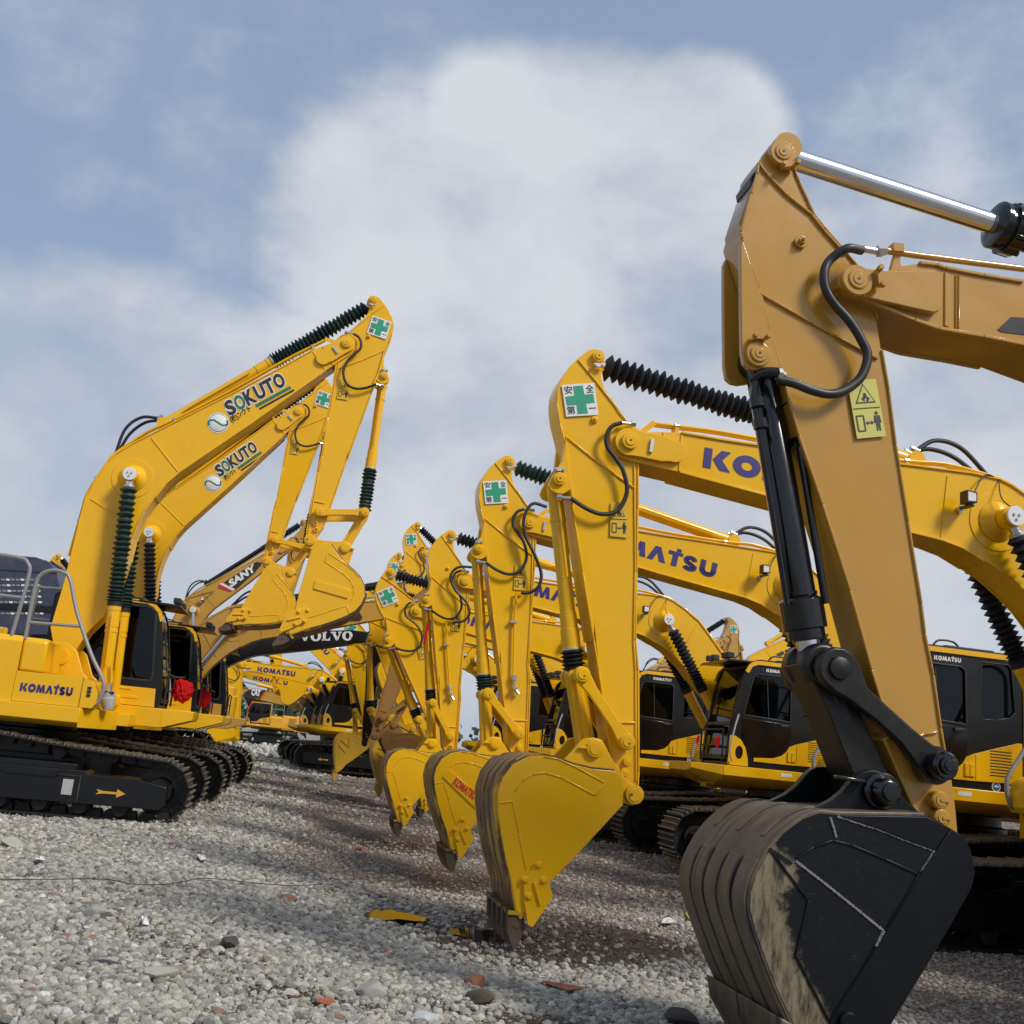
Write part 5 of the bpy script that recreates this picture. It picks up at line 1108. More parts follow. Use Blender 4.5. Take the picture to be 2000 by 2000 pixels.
# black bucket
bwn, bwf = -.50, .41
side = K3([(745, 1932), (690, 1794), (600, 1598), (530, 1420), (482, 1280), (457, 1180), (458, 1090), (490, 985), (560, 860), (640, 765), (740, 690), (830, 658), (925, 665), (1100, 668), (1400, 672), (1470, 700), (1530, 738), (1598, 782), (1635, 855), (1660, 975), (1640, 1060), (1505, 1300), (1205, 1794), (1100, 1960), (1010, 2110), (900, 2210), (850, 2150)])
S1 = P1(side, bwn)
from mathutils.geometry import delaunay_2d_cdt
bk1 = bpy.data.objects.new('bucket', None); COL.objects.link(bk1); bk1.parent = m.e; bk1.empty_display_size = .2
b = MB(); b.prism(S1, bwf-.04, bwf, 'bucket_black'); b.build('side_plate', bk1, .008)
def inside(p, poly):
    c = False; j = len(poly)-1
    for i in range(len(poly)):
        if (poly[i][1] > p[1]) != (poly[j][1] > p[1]) and p[0] < (poly[j][0]-poly[i][0])*(p[1]-poly[i][1])/(poly[j][1]-poly[i][1])+poly[i][0]: c = not c
        j = i
    return c
heel = [Vector(p) for p in S1[:9]]
def dseg(p, a, b_):
    t = max(0, min(1, (p-a).dot(b_-a)/(b_-a).length_squared)); return (p-(a+(b_-a)*t)).length
x0 = min(p[0] for p in S1); x1 = max(p[0] for p in S1); z0 = min(p[1] for p in S1); z1 = max(p[1] for p in S1); st_ = .03
pts_ = [Vector(p) for p in S1]; nS = len(pts_)
for i in range(int((x1-x0)/st_)+1):
    for j in range(int((z1-z0)/st_)+1):
        p = Vector((x0+(i+.5)*st_, z0+(j+.5)*st_))
        if inside(p, S1) and min(dseg(p, pts_[k], pts_[(k+1) % nS]) for k in range(nS)) > .012: pts_.append(p)
vo, eo, fo, *_r_ = delaunay_2d_cdt(pts_, [], [list(range(nS))], 1, 1e-5)
V_ = [(p.x, bwn, p.y) for p in vo]; n_ = len(V_)
A_ = [max(0, 1-min(dseg(p, heel[k], heel[k+1]) for k in range(len(heel)-1))/.30)*sm(1.22, .95, p.y) for p in vo]
V_ += [(x, bwn+.04, z) for x, y_, z in V_]; F_ = [list(f_) for f_ in fo]+[[i+n_ for i in reversed(f_)] for f_ in fo]
ec = {}
for f_ in fo:
    for i in range(len(f_)): ec[(f_[i], f_[(i+1) % len(f_)])] = 1
for (i, j) in list(ec):
    if (j, i) not in ec: F_.append([j, i, i+n_, j+n_])
me = bpy.data.meshes.new('side_plate'); me.from_pydata(V_, [], F_); me.materials.append(M['muddy']); a = me.attributes.new('mud', 'FLOAT', 'POINT'); a.data.foreach_set('value', A_+A_)
bmx = bmesh.new(); bmx.from_mesh(me); bmesh.ops.recalc_face_normals(bmx, faces=bmx.faces); bmx.to_mesh(me); bmx.free()
o = bpy.data.objects.new('side_plate', me); COL.objects.link(o); o.parent = bk1
# weld lines
b = MB(); y = bwn
def rough_line(pts, wd, h, mt, n=26):
    q = P1(K3(pts), bwn); rnd = random.Random(len(pts)*31+int(pts[0][0]))
    P = []
    for a_, c_ in zip(q[:-1], q[1:]):
        for k in range(n): P.append(lerp(a_, c_, k/n))
    P.append(q[-1])
    for a_, c_ in zip(P[:-1], P[1:]): b.beam(a_, c_, wd*rnd.uniform(.7, 1.25), y-h*rnd.uniform(.7, 1.2), y+.002, mt)
b = MB(); rough_line([(925, 672), (1150, 745), (1300, 805), (1445, 858)], .012, .007, 'weld'); b.build('weld_seam', bk1); b = MB(); rough_line([(1445, 858), (1410, 915), (1375, 970)], .010, .008, 'weld'); b.build('weld_seam', bk1); b = MB(); rough_line([(700, 915), (850, 1030), (1000, 1150), (1172, 1290)], .011, .007, 'weld', 34)
b.build('weld_seam', bk1); b = MB(); rough_line([(1172, 1290), (1130, 1375)], .013, .010, 'weld'); b.build('weld_seam', bk1); b = MB(); rough_line([(560, 850), (680, 930)], .014, .008, 'char'); b.build('weld_seam', bk1); b = MB(); rough_line([(885, 680), (905, 740), (918, 790)], .010, .008, 'weld')
b.build('weld_seam', bk1)
b = MB()
for pts in ([(700, 900), (800, 840), (900, 805), (1000, 830), (1180, 905), (1365, 990)], [(1525, 738), (1365, 990), (1180, 1300), (1080, 1470), (880, 1780)], [(560, 850), (640, 960), (770, 1130), (700, 1420), (880, 1780)]):
    b.ridge(P1(K3(pts), bwn), .012, bwn-.008, bwn+.002, 'bucket_black')
pp = P1(K3([(925, 668), (1400, 675), (1530, 738), (1445, 858), (1300, 805), (1150, 745)]), bwn); b.prism(pp, bwn-.012, bwn+.001, 'bucket_black')
pp = P1(K3([(1530, 738), (1598, 782), (1635, 855), (1660, 975), (1640, 1060), (1505, 1300), (1205, 1794), (1010, 2110), (880, 2100), (880, 1780), (1180, 1300), (1375, 975)]), bwn); b.prism(pp, bwn-.016, bwn+.001, 'bucket_black')
b.build('cheek_plate', bk1, .004)
b = MB(); p = P1(K3([(968, 1775)]), bwn)[0]; b.cyl(p, .045, bwn-.05, bwn, 'bucket_black', 24, .008); b.build('bolt', bk1)
# shell
sh = [Vector(p) for p in P1(side[:15], bwn)]; cc = Vector((sum(p[0] for p in S1)/len(S1), sum(p[1] for p in S1)/len(S1)))
SP = []
for i in range(len(sh)-1):
    for k in range(4):
        t = k/4; a_, b_, c_, d_ = sh[max(i-1, 0)], sh[i], sh[i+1], sh[min(i+2, len(sh)-1)]
        SP.append(.5*((2*b_)+(c_-a_)*t+(2*a_-5*b_+4*c_-d_)*t*t+(3*b_-3*c_+d_-a_)*t**3))
SP.append(sh[-1]); NR = []
for i in range(len(SP)):
    d = (SP[min(i+1, len(SP)-1)]-SP[max(i-1, 0)]).normalized(); q = Vector((-d.y, d.x)); NR.append(q if q.dot(SP[i]-cc) > 0 else -q)
b = MB(); b.prism([tuple(p+q*.015) for p, q in zip(SP, NR)]+[tuple(p-q*.02) for p, q in zip(SP, NR)][::-1], bwn+.003, bwf-.003, 'shell_k')
def strap(y0, y1, i0, i1, h):
    b.prism([tuple(p+q*h) for p, q in zip(SP[i0:i1], NR[i0:i1])]+[tuple(p+q*.012) for p, q in zip(SP[i0:i1], NR[i0:i1])][::-1], y0, y1, 'shell_k')
n5 = 5; gw = (bwf-bwn-.02)/n5
for k in range(n5): strap(bwn+.01+k*gw, bwn+.01+(k+1)*gw-.035, 2, 31, .027)
for k in range(3): strap(bwn+.12+k*.30, bwn+.155+k*.30, 34, 47, .024)
b.build('back_shell', bk1, .005)
b = MB(); tt = P1(K3([(690, 1794), (760, 1932), (850, 2150), (905, 2300), (830, 2250), (640, 1900), (620, 1760)]), bwn)
b.prism(tt[:3]+[tt[4], tt[5], tt[6]], bwn+.0, bwf, 'shell_k'); b.build('lip', bk1, .01)
b = MB(); b.prism(P1(K3([(610, 1700), (700, 1800), (860, 1990), (800, 2010), (640, 1850), (600, 1740)]), bwf), bwf-.0, bwf+.03, 'shell_k'); b.build('side_cutter', bk1, .004)
for k in range(5):
    b = MB(); yc = bwn+.08+k*.195; b.prism(P1(K3([(820, 2080), (930, 2130), (935, 2300), (900, 2380), (850, 2300)]), bwn), yc-.06, yc+.06, 'shell_k'); b.build('tooth', bk1, .005)
for y0 in (-.30, .22):
    b = MB(); yl = y0
    b.prism(P1(K3([(770, 645), (830, 622), (900, 588), (960, 540), (1000, 492), (1040, 448), (1080, 428), (1120, 424), (1170, 436), (1200, 460), (1240, 530), (1320, 610), (1392, 668), (1560, 760), (1560, 830), (1400, 860), (1100, 800), (900, 720)]), -.30), y0, y0+.06, 'bucket_black')
    if y0 < 0:
        E_ = P1(K3([(1150, 540)]), -.3)[0]
        b.lathe(V3(E_, y0-.11), V3(E_, y0+.05), [(0, .055), (.1, .066), (.5, .07), (.52, .09), (1, .09)], 'black', 36); b.cyl(E_, .045, y0-.125, y0-.10, 'black', 24); b.beam((E_[0]-.25, E_[1]+.05), (E_[0]-.1, E_[1]+.04), .02, y0-.05, y0, 'black')
    b.build('hinge_ear', bk1, .006)
make_boom_cyls(m, (-1.35, 3.95), (-.93, 1.46), 1.05, None, .55, 'black')
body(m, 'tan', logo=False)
body(FO, 'orange', logo=False)
b = MB(); b.ridge([(-1.45, 1.55), (-1.5, 2.3), (-1.25, 2.95)], .06, -1.40, -1.37, 'redv'); b.build('red_trim', FO.e)
b = MB(); b.prism([(-.3, 1.9), (-1.2, 3.2), (-3.0, 5.0), (-3.6, 5.2), (-3.5, 4.7), (-2.0, 3.2), (-.8, 1.7)], -.2, .2, 'char'); b.build('boom', FO.e)
b = MB(); b.prism([(-3.55, 5.25), (-3.35, 4.6), (-3.1, 2.4), (-3.3, 2.4), (-3.8, 4.9)], -.16, .16, 'char'); b.build('stick', FO.e)
b = MB(); b.lathe((-1.0, 0, 1.6), (-2.6, 0, 4.2), [(0, .09), (.55, .09), (.551, .05), (1, .05)], 'chrome', 12); b.build('boom_cylinder', FO.e)
b = MB(); b.prism([(-3.1, 2.4), (-3.3, 2.5), (-4.0, 2.1), (-4.1, 1.5), (-3.6, 1.1), (-3.3, 1.3)], -.5, .5, 'char'); b.build('bucket', FO.e)
# ------------------------------------------------------------------ navy cover behind the left-hand row
NV = Mach('road_machine', 'navy blue machine cover with slatted grille behind the handrail at the left edge', 'machine cover', 25.5, -8.4, .15)
b = MB(); q = NV.PL([(112, 1240), (118, 1150), (112, 1115), (98, 1098), (70, 1088), (20, 1084), (-40, 1082), (-90, 1100), (-100, 1240)], -1.)
b.prism(q, -1.0, 1.0, 'navy')
for k in range(12): p = lerp(q[3], q[6], k/11); b.box(p[0]-.03, p[0]+.03, -.9, .9, p[1]-.01, p[1]+.05, 'navy')
b.build('bonnet', NV.e, .02)
b = MB()
for r in range(7):
    for k in range(9):
        x_, z_ = NV.P(72-k*9.5+r*1.5, 1132+r*11, -1.02); b.box(x_-.038, x_+.036, -1.012, -1.002, z_-.02, z_+.02, 'rail' if (r*3+k*k) % 3 else 'white')
b.ridge(NV.PL([(112, 1118), (-60, 1108)], -1.), .03, -1.02, -.99, 'navy'); b.ridge(NV.PL([(112, 1190), (-60, 1180)], -1.), .12, -1.04, -.99, 'char')
b.build('grille', NV.e)
b = MB(); b.box(q[-1][0], q[0][0], -.9, .9, .9, q[0][1]+.02, 'char'); b.build('chassis', NV.e, .03)
for x_ in (q[-1][0]+.7, q[0][0]-.7):
    b = MB(); b.lathe((x_, -.95, .55), (x_, .95, .55), [(0, .45), (.05, .55), (.95, .55), (1, .45)], 'char', 28); b.build('wheel', NV.e)
PZ = excavator('yellow excavator showing only its rounded stick head above the navy cover', 30., (128, 1126), (126, 1290), (232, 1290), -1, J=None, E=None, tip=None, z0=.2, group=GF, bev=0, cross=False, warn=0, lamp=False, logo=False, hose=False)
# ------------------------------------------------------------------ red cloths, tags
def cloth(mach, px, py, off, r, label, seed):
    rnd = random.Random(seed); bm = bmesh.new(); bmesh.ops.create_icosphere(bm, subdivisions=5, radius=r)
    ph = [Vector((rnd.uniform(-1, 1), rnd.uniform(-1, 1), rnd.uniform(-1, 1))).normalized() for _ in range(14)]
    for v in bm.verts:
        n = v.co.normalized(); d = 1
        for k, h in enumerate(ph): d += (.10-.004*k)*abs(sin(n.dot(h)*(5+k*1.5)+k))-.045
        v.co = Vector((n.x*r*d, n.y*r*.7*d, n.z*r*d*(1.15 if n.z < 0 else 1.0)))
        if n.z > .6: v.co.x -= r*.35*(n.z-.6)/.4; v.co.z += r*.1
    me = bpy.data.meshes.new('red_cloth'); bm.to_mesh(me); bm.free(); me.materials.append(M['cloth'])
    me.polygons.foreach_set('use_smooth', [True]*len(me.polygons))
    o = bpy.data.objects.new('red_cloth', me); COL.objects.link(o); x, z = mach.P(px, py, off)
    o.location = mach.e.matrix_basis @ Vector((x, off, z)) if False else (AX*(mach.xc+x)+NX*(mach.c+off)+Vector((0, 0, mach.z0+z))); o.rotation_euler = (0, 0, PSI)
    tag(o, label, 'cloth', 'red cloths tied on the mirrors'); return o
def mirror_bar(mach, px, py, px2, py2, off):
    b = MB(); a = mach.P(px, py, off); c = mach.P(px2, py2, off); b.tube([V3(a, off), V3(c, off)], .018, 'ink', 8, 0); b.tube([V3(a, off), V3(a, off+.4)], .018, 'ink', 8, 0); b.build('mirror_bracket', mach.e)
cloth(LA, 357, 1349, .9, .135, 'larger crumpled red cloth bundle tied at the front of the nearest left cab', 3); mirror_bar(LA, 322, 1323, 362, 1324, .9)
cloth(LB, 397, 1363, .9, .125, 'smaller crumpled red cloth bundle tied in front of the second left cab', 5); mirror_bar(LB, 372, 1345, 400, 1350, .9)
def tagcloth(mach, pts, off, label):
    b = MB(); b.prism(mach.PL(pts, off), off-.008, off+.008, 'cloth'); o = b.build('red_tag'); o.location = mach.e.location; o.rotation_euler = (0, 0, PSI); tag(o, label, 'tag', None)
r_ = lambda x, y: (1200+x/4.293, 1150+y/4.293)
tagcloth(R4, [r_(850, 1240), r_(885, 1236), r_(882, 1290), r_(865, 1335), r_(848, 1330), r_(842, 1280)], -1.25, 'long red tag hanging on the guard rail before the cab windscreen')
tagcloth(R4, [r_(700, 1225), r_(716, 1240), r_(706, 1290), r_(690, 1310), r_(685, 1270)], -1.0, 'red ribbon wound on the curved white hose left of the guard rail')
tagcloth(R4, [z for z in [(834, 1216), (838, 1218), (833, 1250), (829, 1262), (826, 1258)]], -.35, 'thin red strip hanging beside a bucket cylinder under the hose clamp')
b = MB(); hk = TN.P(797, 1452, -.3); b.ridge([(hk[0]+.14*cos(radians(a)), hk[1]+.16*sin(radians(a))) for a in range(20, 290, 22)], .07, -.34, -.28, 'redv'); b.build('red_hook', TN.e)

b = MB()
for k in range(4):
    q = LA.PL([(211+k*3.6, 1302), (211+k*3.4, 1335), (208+k*3.2, 1352)], -.9); b.tube([V3(p, -.9-.05*k) for p in q], .014, 'yellow' if 1 else 'hose', 8, 3); b.lathe(V3(q[1], -.9-.05*k), V3(q[2], -.9-.05*k), [(0, .02), (1, .02)], 'steel', 8)
b.build('hydraulic_hose', LA.e)
b = MB(); q = LA.PL([(213, 1350), (211, 1386)], -.95); b.lathe(V3(q[0], -.98), V3(q[1], -.98), [(0, .07), (.1, .085), (.35, .075), (.4, .09), (.7, .082), (1, .06)], 'plastic', 14); b.box(q[0][0]-.075, q[0][0]+.075, -1.06, -.9, q[0][1]-.03, q[0][1], 'ink'); b.build('wrapped_hose_ends', LA.e)
# ------------------------------------------------------------------ ground
def ground_mat(name, stones=False):
    m, n, b = mat_base(name); t = n.nt
    ge = n.n('ShaderNodeNewGeometry'); pos = ge.outputs['Position']
    at = n.n('ShaderNodeAttribute', attribute_name='brown')
    v = n.n('ShaderNodeTexVoronoi', i_Scale=20.0, feature='F1'); t.links.new(pos, v.inputs['Vector'])
    ve = n.n('ShaderNodeTexVoronoi', i_Scale=20.0, feature='DISTANCE_TO_EDGE'); t.links.new(pos, ve.inputs['Vector'])
    v2 = n.n('ShaderNodeTexVoronoi', i_Scale=9.0); t.links.new(pos, v2.inputs['Vector'])
    nz = n.n('ShaderNodeTexNoise', i_Scale=.9, i_Detail=8.0, i_Roughness=.65); t.links.new(pos, nz.inputs['Vector'])
    n2 = n.n('ShaderNodeTexNoise', i_Scale=30.0, i_Detail=5.0); t.links.new(pos, n2.inputs['Vector'])
    sep = n.n('ShaderNodeSeparateColor'); t.links.new(v.outputs['Color'], sep.inputs[0])
    grey = n.mix(sep.outputs[0], (.23, .215, .18), (.50, .47, .41)); brn = n.mix(sep.outputs[1], (.19, .145, .115), (.38, .32, .27))
    f = n.sstep(n.math('ADD', at.outputs['Fac'], n.math('MULTIPLY', n.math('SUBTRACT', nz.outputs[0], .5), .9)), .35, .65)
    c = n.mix(f, grey, brn)
    gap = n.sstep(ve.outputs['Distance'], .0, .11)
    c = n.mix(gap, (.055, .046, .036), c)
    am = n.n('ShaderNodeAttribute', attribute_name='mud')
    f2 = n.sstep(n.math('ADD', am.outputs['Fac'], n.math('MULTIPLY', n.math('SUBTRACT', n2.outputs[0], .5), .5)), .35, .65)
    c = n.mix(f2, c, (.085, .055, .034))
    t.links.new(c, b.inputs['Base Color']); t.links.new(n.math('SUBTRACT', .85, n.math('MULTIPLY', f2, .35)), b.inputs['Roughness'])
    h = n.math('ADD', n.math('MULTIPLY', n.sstep(ve.outputs['Distance'], 0, .3), .7), n.math('MULTIPLY', n2.outputs[0], .4))
    bp = n.n('ShaderNodeBump', i_Strength=1.0, i_Distance=.035); t.links.new(h, bp.inputs['Height']); t.links.new(bp.outputs[0], b.inputs['Normal'])
    return m
def brown(x, y):
    """0 pale quarry stone, 1 brown gravel and mud: follows the row of buckets"""
    v = 0
    xl = -1.1-.13*(y-5)                  # line of bucket tips
    if y > 8.5: v = max(v, sm(xl-.5, xl+.25, x)*sm(8.3, 11, y+x*.6))
    v = max(v, sm(1.6, 2.6, x-.06*y)*sm(7.0, 8.5, y+x*.3))
    v = max(v, .8*math.exp(-(((y-24.5+.18*x)/3.2)**2))*sm(-9.5, -7.5, x))
    v *= 1-.7*math.exp(-((x-2.2)**2/.8+(y-11)**2/2.5))
    return v
MUD = []
for (px_, py_, rx, ry, s_) in ((1130, 1845, .75, .8, 1.5), (1050, 1810, .5, .7, 1.4), (1250, 1850, .4, .35, 1.0), (950, 1835, .42, .6, 1.5), (870, 1715, .6, 1.3, 1.0), (770, 1650, .7, 1.7, 1.0), (760, 1795, .36, .5, .9), (1350, 1760, .4, .9, .6), (560, 1960, .55, .22, .9), (1000, 1990, .5, .2, .9), (690, 1575, 2.0, 3.0, .7), (1230, 1720, .7, 1.4, .5), (1560, 2080, .7, .7, .9), (250, 1850, .35, .3, .7), (400, 1900, .3, .25, .6), (500, 1840, .3, .25, .5)):
    q = ground_pt(px_, py_); MUD.append((q[0], q[1], rx, ry, s_))
def mudv(x, y): return min(1, sum(s_*math.exp(-(((x-a)/rx)**2+((y-c_)/ry)**2)) for a, c_, rx, ry, s_ in MUD))
def grid(name, xs, ys, mat, sub=None):
    V_ = []; Bv = []; Mv = []
    for y in ys:
        for x in xs: V_.append((x, y, gh(x, y))); Bv.append(brown(x, y)); Mv.append(mudv(x, y))
    nx = len(xs); F_ = [[j*nx+i, j*nx+i+1, (j+1)*nx+i+1, (j+1)*nx+i] for j in range(len(ys)-1) for i in range(nx-1)]
    me = bpy.data.meshes.new(name); me.from_pydata(V_, [], F_); me.materials.append(mat); me.polygons.foreach_set('use_smooth', [True]*len(F_))
    me.attributes.new('brown', 'FLOAT', 'POINT').data.foreach_set('value', Bv); me.attributes.new('mud', 'FLOAT', 'POINT').data.foreach_set('value', Mv)
    o = bpy.data.objects.new(name, me); COL.objects.link(o); return o
def ax_(segs):
    out = []
    for a, c_, st in segs:
        k = a
        while k < c_-1e-6: out.append(k); k += st
    out.append(segs[-1][1]); return out
xs = ax_([(-900, -100, 100), (-100, -30, 10), (-30, -10, 1), (-10, 8, .12), (8, 30, 1), (30, 100, 10), (100, 900, 100)])
ys = ax_([(-300, -20, 40), (-20, 2, 2), (2, 18, .12), (18, 45, .5), (45, 200, 6), (200, 1500, 130)])
gr = grid('ground', xs, ys, ground_mat('gravel_ground')); tag(gr, kind='structure')
# stones
def stone_mat():
    m, n, b = mat_base('stone'); t = n.nt
    a = n.n('ShaderNodeAttribute', attribute_name='scol', attribute_type='INSTANCER')
    tc = n.n('ShaderNodeTexCoord'); nz = n.n('ShaderNodeTexNoise', i_Scale=2.5, i_Detail=6.0, i_Roughness=.7); t.links.new(tc.outputs['Object'], nz.inputs['Vector'])
    c = n.mix(n.math('MULTIPLY', n.sstep(nz.outputs[0], .35, .7), .45), a.outputs['Color'], (.10, .085, .065))
    t.links.new(c, b.inputs['Base Color']); b.inputs['Roughness'].default_value = .82
    bp = n.n('ShaderNodeBump', i_Strength=.5, i_Distance=.08); t.links.new(nz.outputs[0], bp.inputs['Height']); t.links.new(bp.outputs[0], b.inputs['Normal'])
    return m
SM_ = stone_mat()
SC_ = bpy.data.collections.new('stone_shapes')
for k in range(8):
    rnd = random.Random(100+k); bm = bmesh.new(); bmesh.ops.create_icosphere(bm, subdivisions=2, radius=.5)
    pl = [(Vector((rnd.gauss(0, 1), rnd.gauss(0, 1), rnd.gauss(0, 1))).normalized(), rnd.uniform(.26, .42)) for _ in range(9)]
    sx = (rnd.uniform(.95, 1.3), rnd.uniform(.75, 1.0), rnd.uniform(.55, .8))
    for v in bm.verts:
        for nrm, d in pl:
            e_ = v.co.dot(nrm)-d
            if e_ > 0: v.co -= nrm*e_*.85
        v.co = Vector((v.co.x*sx[0], v.co.y*sx[1], v.co.z*sx[2]))*1.15+Vector((rnd.gauss(0, .008), rnd.gauss(0, .008), rnd.gauss(0, .008)))
    me = bpy.data.meshes.new('stone_shape'); bm.to_mesh(me); bm.free(); me.materials.append(SM_); me.polygons.foreach_set('use_smooth', [True]*len(me.polygons)); me.set_sharp_from_angle(angle=radians(24))
    o = bpy.data.objects.new('stone_shape', me); SC_.objects.link(o)
def scatter(name, regions, seed):
    rng = np.random.default_rng(seed); P_ = []; S_ = []; C_ = []
    for (y0, y1, dens, s0, s1) in regions:
        kx = .66; area = kx*2*(y1*y1-y0*y0)/2; n = int(area*dens)
        yy = np.sqrt(rng.uniform(y0*y0, y1*y1, n)); xx = rng.uniform(-kx, kx, n)*yy
        for x, y in zip(xx, yy):
            bz = brown(x, y); md = mudv(x, y)
            dirt = sn(x*2.1+3, y*1.9+.7)*.6+sn(x*4.7+1, y*5.1)*.4
            muddy = rng.random() < md*.9
            if not muddy and (rng.random() < .40*bz or rng.random() < .75*sm(.30, .62, dirt)): continue
            if muddy and rng.random() < .55: continue
            if gr_bury(x, y): continue
            s = s0+(s1-s0)*rng.random()**2.6*1.25; s *= (1-.30*bz)*(.55 if muddy else 1)
            r = rng.random()
            j = rng.uniform(.74, 1.3)
            if muddy and r < .85: col = (.10*j, .066*j, .042*j)
            elif rng.random() < bz*.85: col = (.31*j, .245*j, .20*j) if r < .55 else ((.42*j, .365*j, .31*j) if r < .965 else (.26*j, .12*j, .085*j))
            elif r < .62: col = (.46*j, .435*j, .375*j)
            elif r < .90: col = (.30*j, .285*j, .245*j)
            elif r < .955: col = (.60*j, .575*j, .52*j)
            elif r < .985: col = (.17, .17, .175)
            elif r < .993: col = (.30, .17, .11)
            else: col = (.7, .7, .7)
            P_.append((x, y, gh(x, y)+s*.12)); S_.append(s); C_.append((*col, 1))
    me = bpy.data.meshes.new(name); me.from_pydata(P_, [], [])
    me.attributes.new('ssz', 'FLOAT', 'POINT').data.foreach_set('value', S_)
    me.attributes.new('scol', 'FLOAT_COLOR', 'POINT').data.foreach_set('color', np.array(C_, dtype=np.float32).ravel())
    o = bpy.data.objects.new(name, me); COL.objects.link(o)
    g = bpy.data.node_groups.new(name, 'GeometryNodeTree'); g.interface.new_socket('Geometry', in_out='INPUT', socket_type='NodeSocketGeometry'); g.interface.new_socket('Geometry', in_out='OUTPUT', socket_type='NodeSocketGeometry')
    gi = g.nodes.new('NodeGroupInput'); go = g.nodes.new('NodeGroupOutput'); ip = g.nodes.new('GeometryNodeInstanceOnPoints'); ci = g.nodes.new('GeometryNodeCollectionInfo'); ci.inputs['Collection'].default_value = SC_; ci.inputs['Separate Children'].default_value = True; ci.inputs['Reset Children'].default_value = True
    ip.inputs['Pick Instance'].default_value = True
    rv = g.nodes.new('FunctionNodeRandomValue'); rv.data_type = 'FLOAT_VECTOR'; rv.inputs[0].default_value = (-.5, -.5, 0); rv.inputs[1].default_value = (.5, .5, 6.283)
    ri = g.nodes.new('FunctionNodeRandomValue'); ri.data_type = 'INT'; ri.inputs[4].default_value = 0; ri.inputs[5].default_value = 7; ri.inputs['Seed'].default_value = 5
    na = g.nodes.new('GeometryNodeInputNamedAttribute'); na.data_type = 'FLOAT'; na.inputs[0].default_value = 'ssz'
    L = g.links.new; L(gi.outputs[0], ip.inputs['Points']); L(ci.outputs[0], ip.inputs['Instance']); L(rv.outputs[0], ip.inputs['Rotation']); L(ri.outputs[2], ip.inputs['Instance Index']); L(na.outputs[0], ip.inputs['Scale']); L(ip.outputs[0], go.inputs[0])
    md = o.modifiers.new('scatter', 'NODES'); md.node_group = g; tag(o, 'loose pale grey and brown gravel covering the yard', 'gravel', kind='stuff'); print('stones', len(P_)); return o
def gr_bury(x, y): return False
scatter('gravel', [(3.6, 7.5, 2300, .016, .058), (7.5, 11, 1500, .018, .060), (11, 16, 680, .022, .070), (16, 26, 190, .040, .09), (26, 42, 22, .07, .15), (42, 95, 2.5, .12, .32)], 4)
# single larger stones and litter
def rock(px, py, size, col, label, seed, name='stone', cat='stone', flat=.6, group=None):
    rnd = random.Random(seed); bm = bmesh.new(); bmesh.ops.create_icosphere(bm, subdivisions=3, radius=.5)
    pl = [(Vector((rnd.gauss(0, 1), rnd.gauss(0, 1), rnd.gauss(0, 1))).normalized(), rnd.uniform(.25, .40)) for _ in range(11)]
    for v in bm.verts:
        for nrm, d in pl:
            e_ = v.co.dot(nrm)-d
            if e_ > 0: v.co -= nrm*e_*.9
        v.co = Vector((v.co.x*1.3*size, v.co.y*size, v.co.z*flat*size))
    me = bpy.data.meshes.new(name); bm.to_mesh(me); bm.free(); k = 'rk_%s' % str(col)
    if k not in M: M[k] = paint(k, col, .85, dust=.4, dustcol=tuple(v*.5 for v in col), scale=9, bump=.5)
    me.materials.append(M[k]); me.polygons.foreach_set('use_smooth', [True]*len(me.polygons)); me.set_sharp_from_angle(angle=radians(30))
    o = bpy.data.objects.new(name, me); COL.objects.link(o); x, y = ground_pt(px, py, .05); o.location = (x, y, gh(x, y)+size*flat*.3); o.rotation_euler = (rnd.uniform(-.2, .2), rnd.uniform(-.2, .2), rnd.uniform(0, 6)); tag(o, label, cat, group); return o
rock(933, 1947, .16, (.09, .075, .045), 'dark mossy brown stone in the foreground gravel', 1)
rock(930, 1912, .15, (.30, .12, .06), 'orange brown brick fragment behind the dark mossy stone', 2, 'brick_fragment', 'brick')
rock(560, 1766, .12, (.27, .11, .07), 'red brown brick fragment alone in the pale gravel', 3, 'brick_fragment', 'brick')
rock(633, 1960, .10, (.34, .10, .05), 'small orange red brick piece near the bottom edge of the gravel', 4, 'brick_fragment', 'brick')
rock(640, 1858, .10, (.25, .09, .06), 'flat dark red brick sliver in the middle of the gravel', 5, 'brick_fragment', 'brick', .35)
rock(752, 1850, .08, (.34, .08, .06), 'little red brick chip left of the mud under the big bucket', 6, 'brick_fragment', 'brick')
rock(705, 1660, .16, (.27, .08, .05), 'flat red brick fragment on the brown ground below the row of buckets', 7, 'brick_fragment', 'brick', .4)
rock(445, 1866, .12, (.06, .062, .055), 'small dark grey upright stone in the pale gravel', 8, flat=.9)
rock(212, 1908, .14, (.07, .075, .08), 'flat dark slate stone at the lower left', 9, flat=.35)
rock(305, 1928, .19, (.40, .37, .30), 'large pale flat stone at the lower left', 10, flat=.4)
rock(730, 1938, .20, (.36, .35, .31), 'large rounded grey stone in the right foreground gravel', 11)
rock(20, 1670, .24, (.42, .40, .33), 'large pale stone near the left edge below the track', 12, flat=.5)
rock(1335, 1988, .22, (.05, .045, .04), 'black stone at the foot of the black bucket', 13, flat=.5)
rock(835, 1985, .13, (.46, .48, .5), 'light blue grey stone near the bottom centre', 14)
rock(185, 1820, .15, (.36, .35, .31), 'rounded mid grey stone on the left slope of pale gravel', 15)
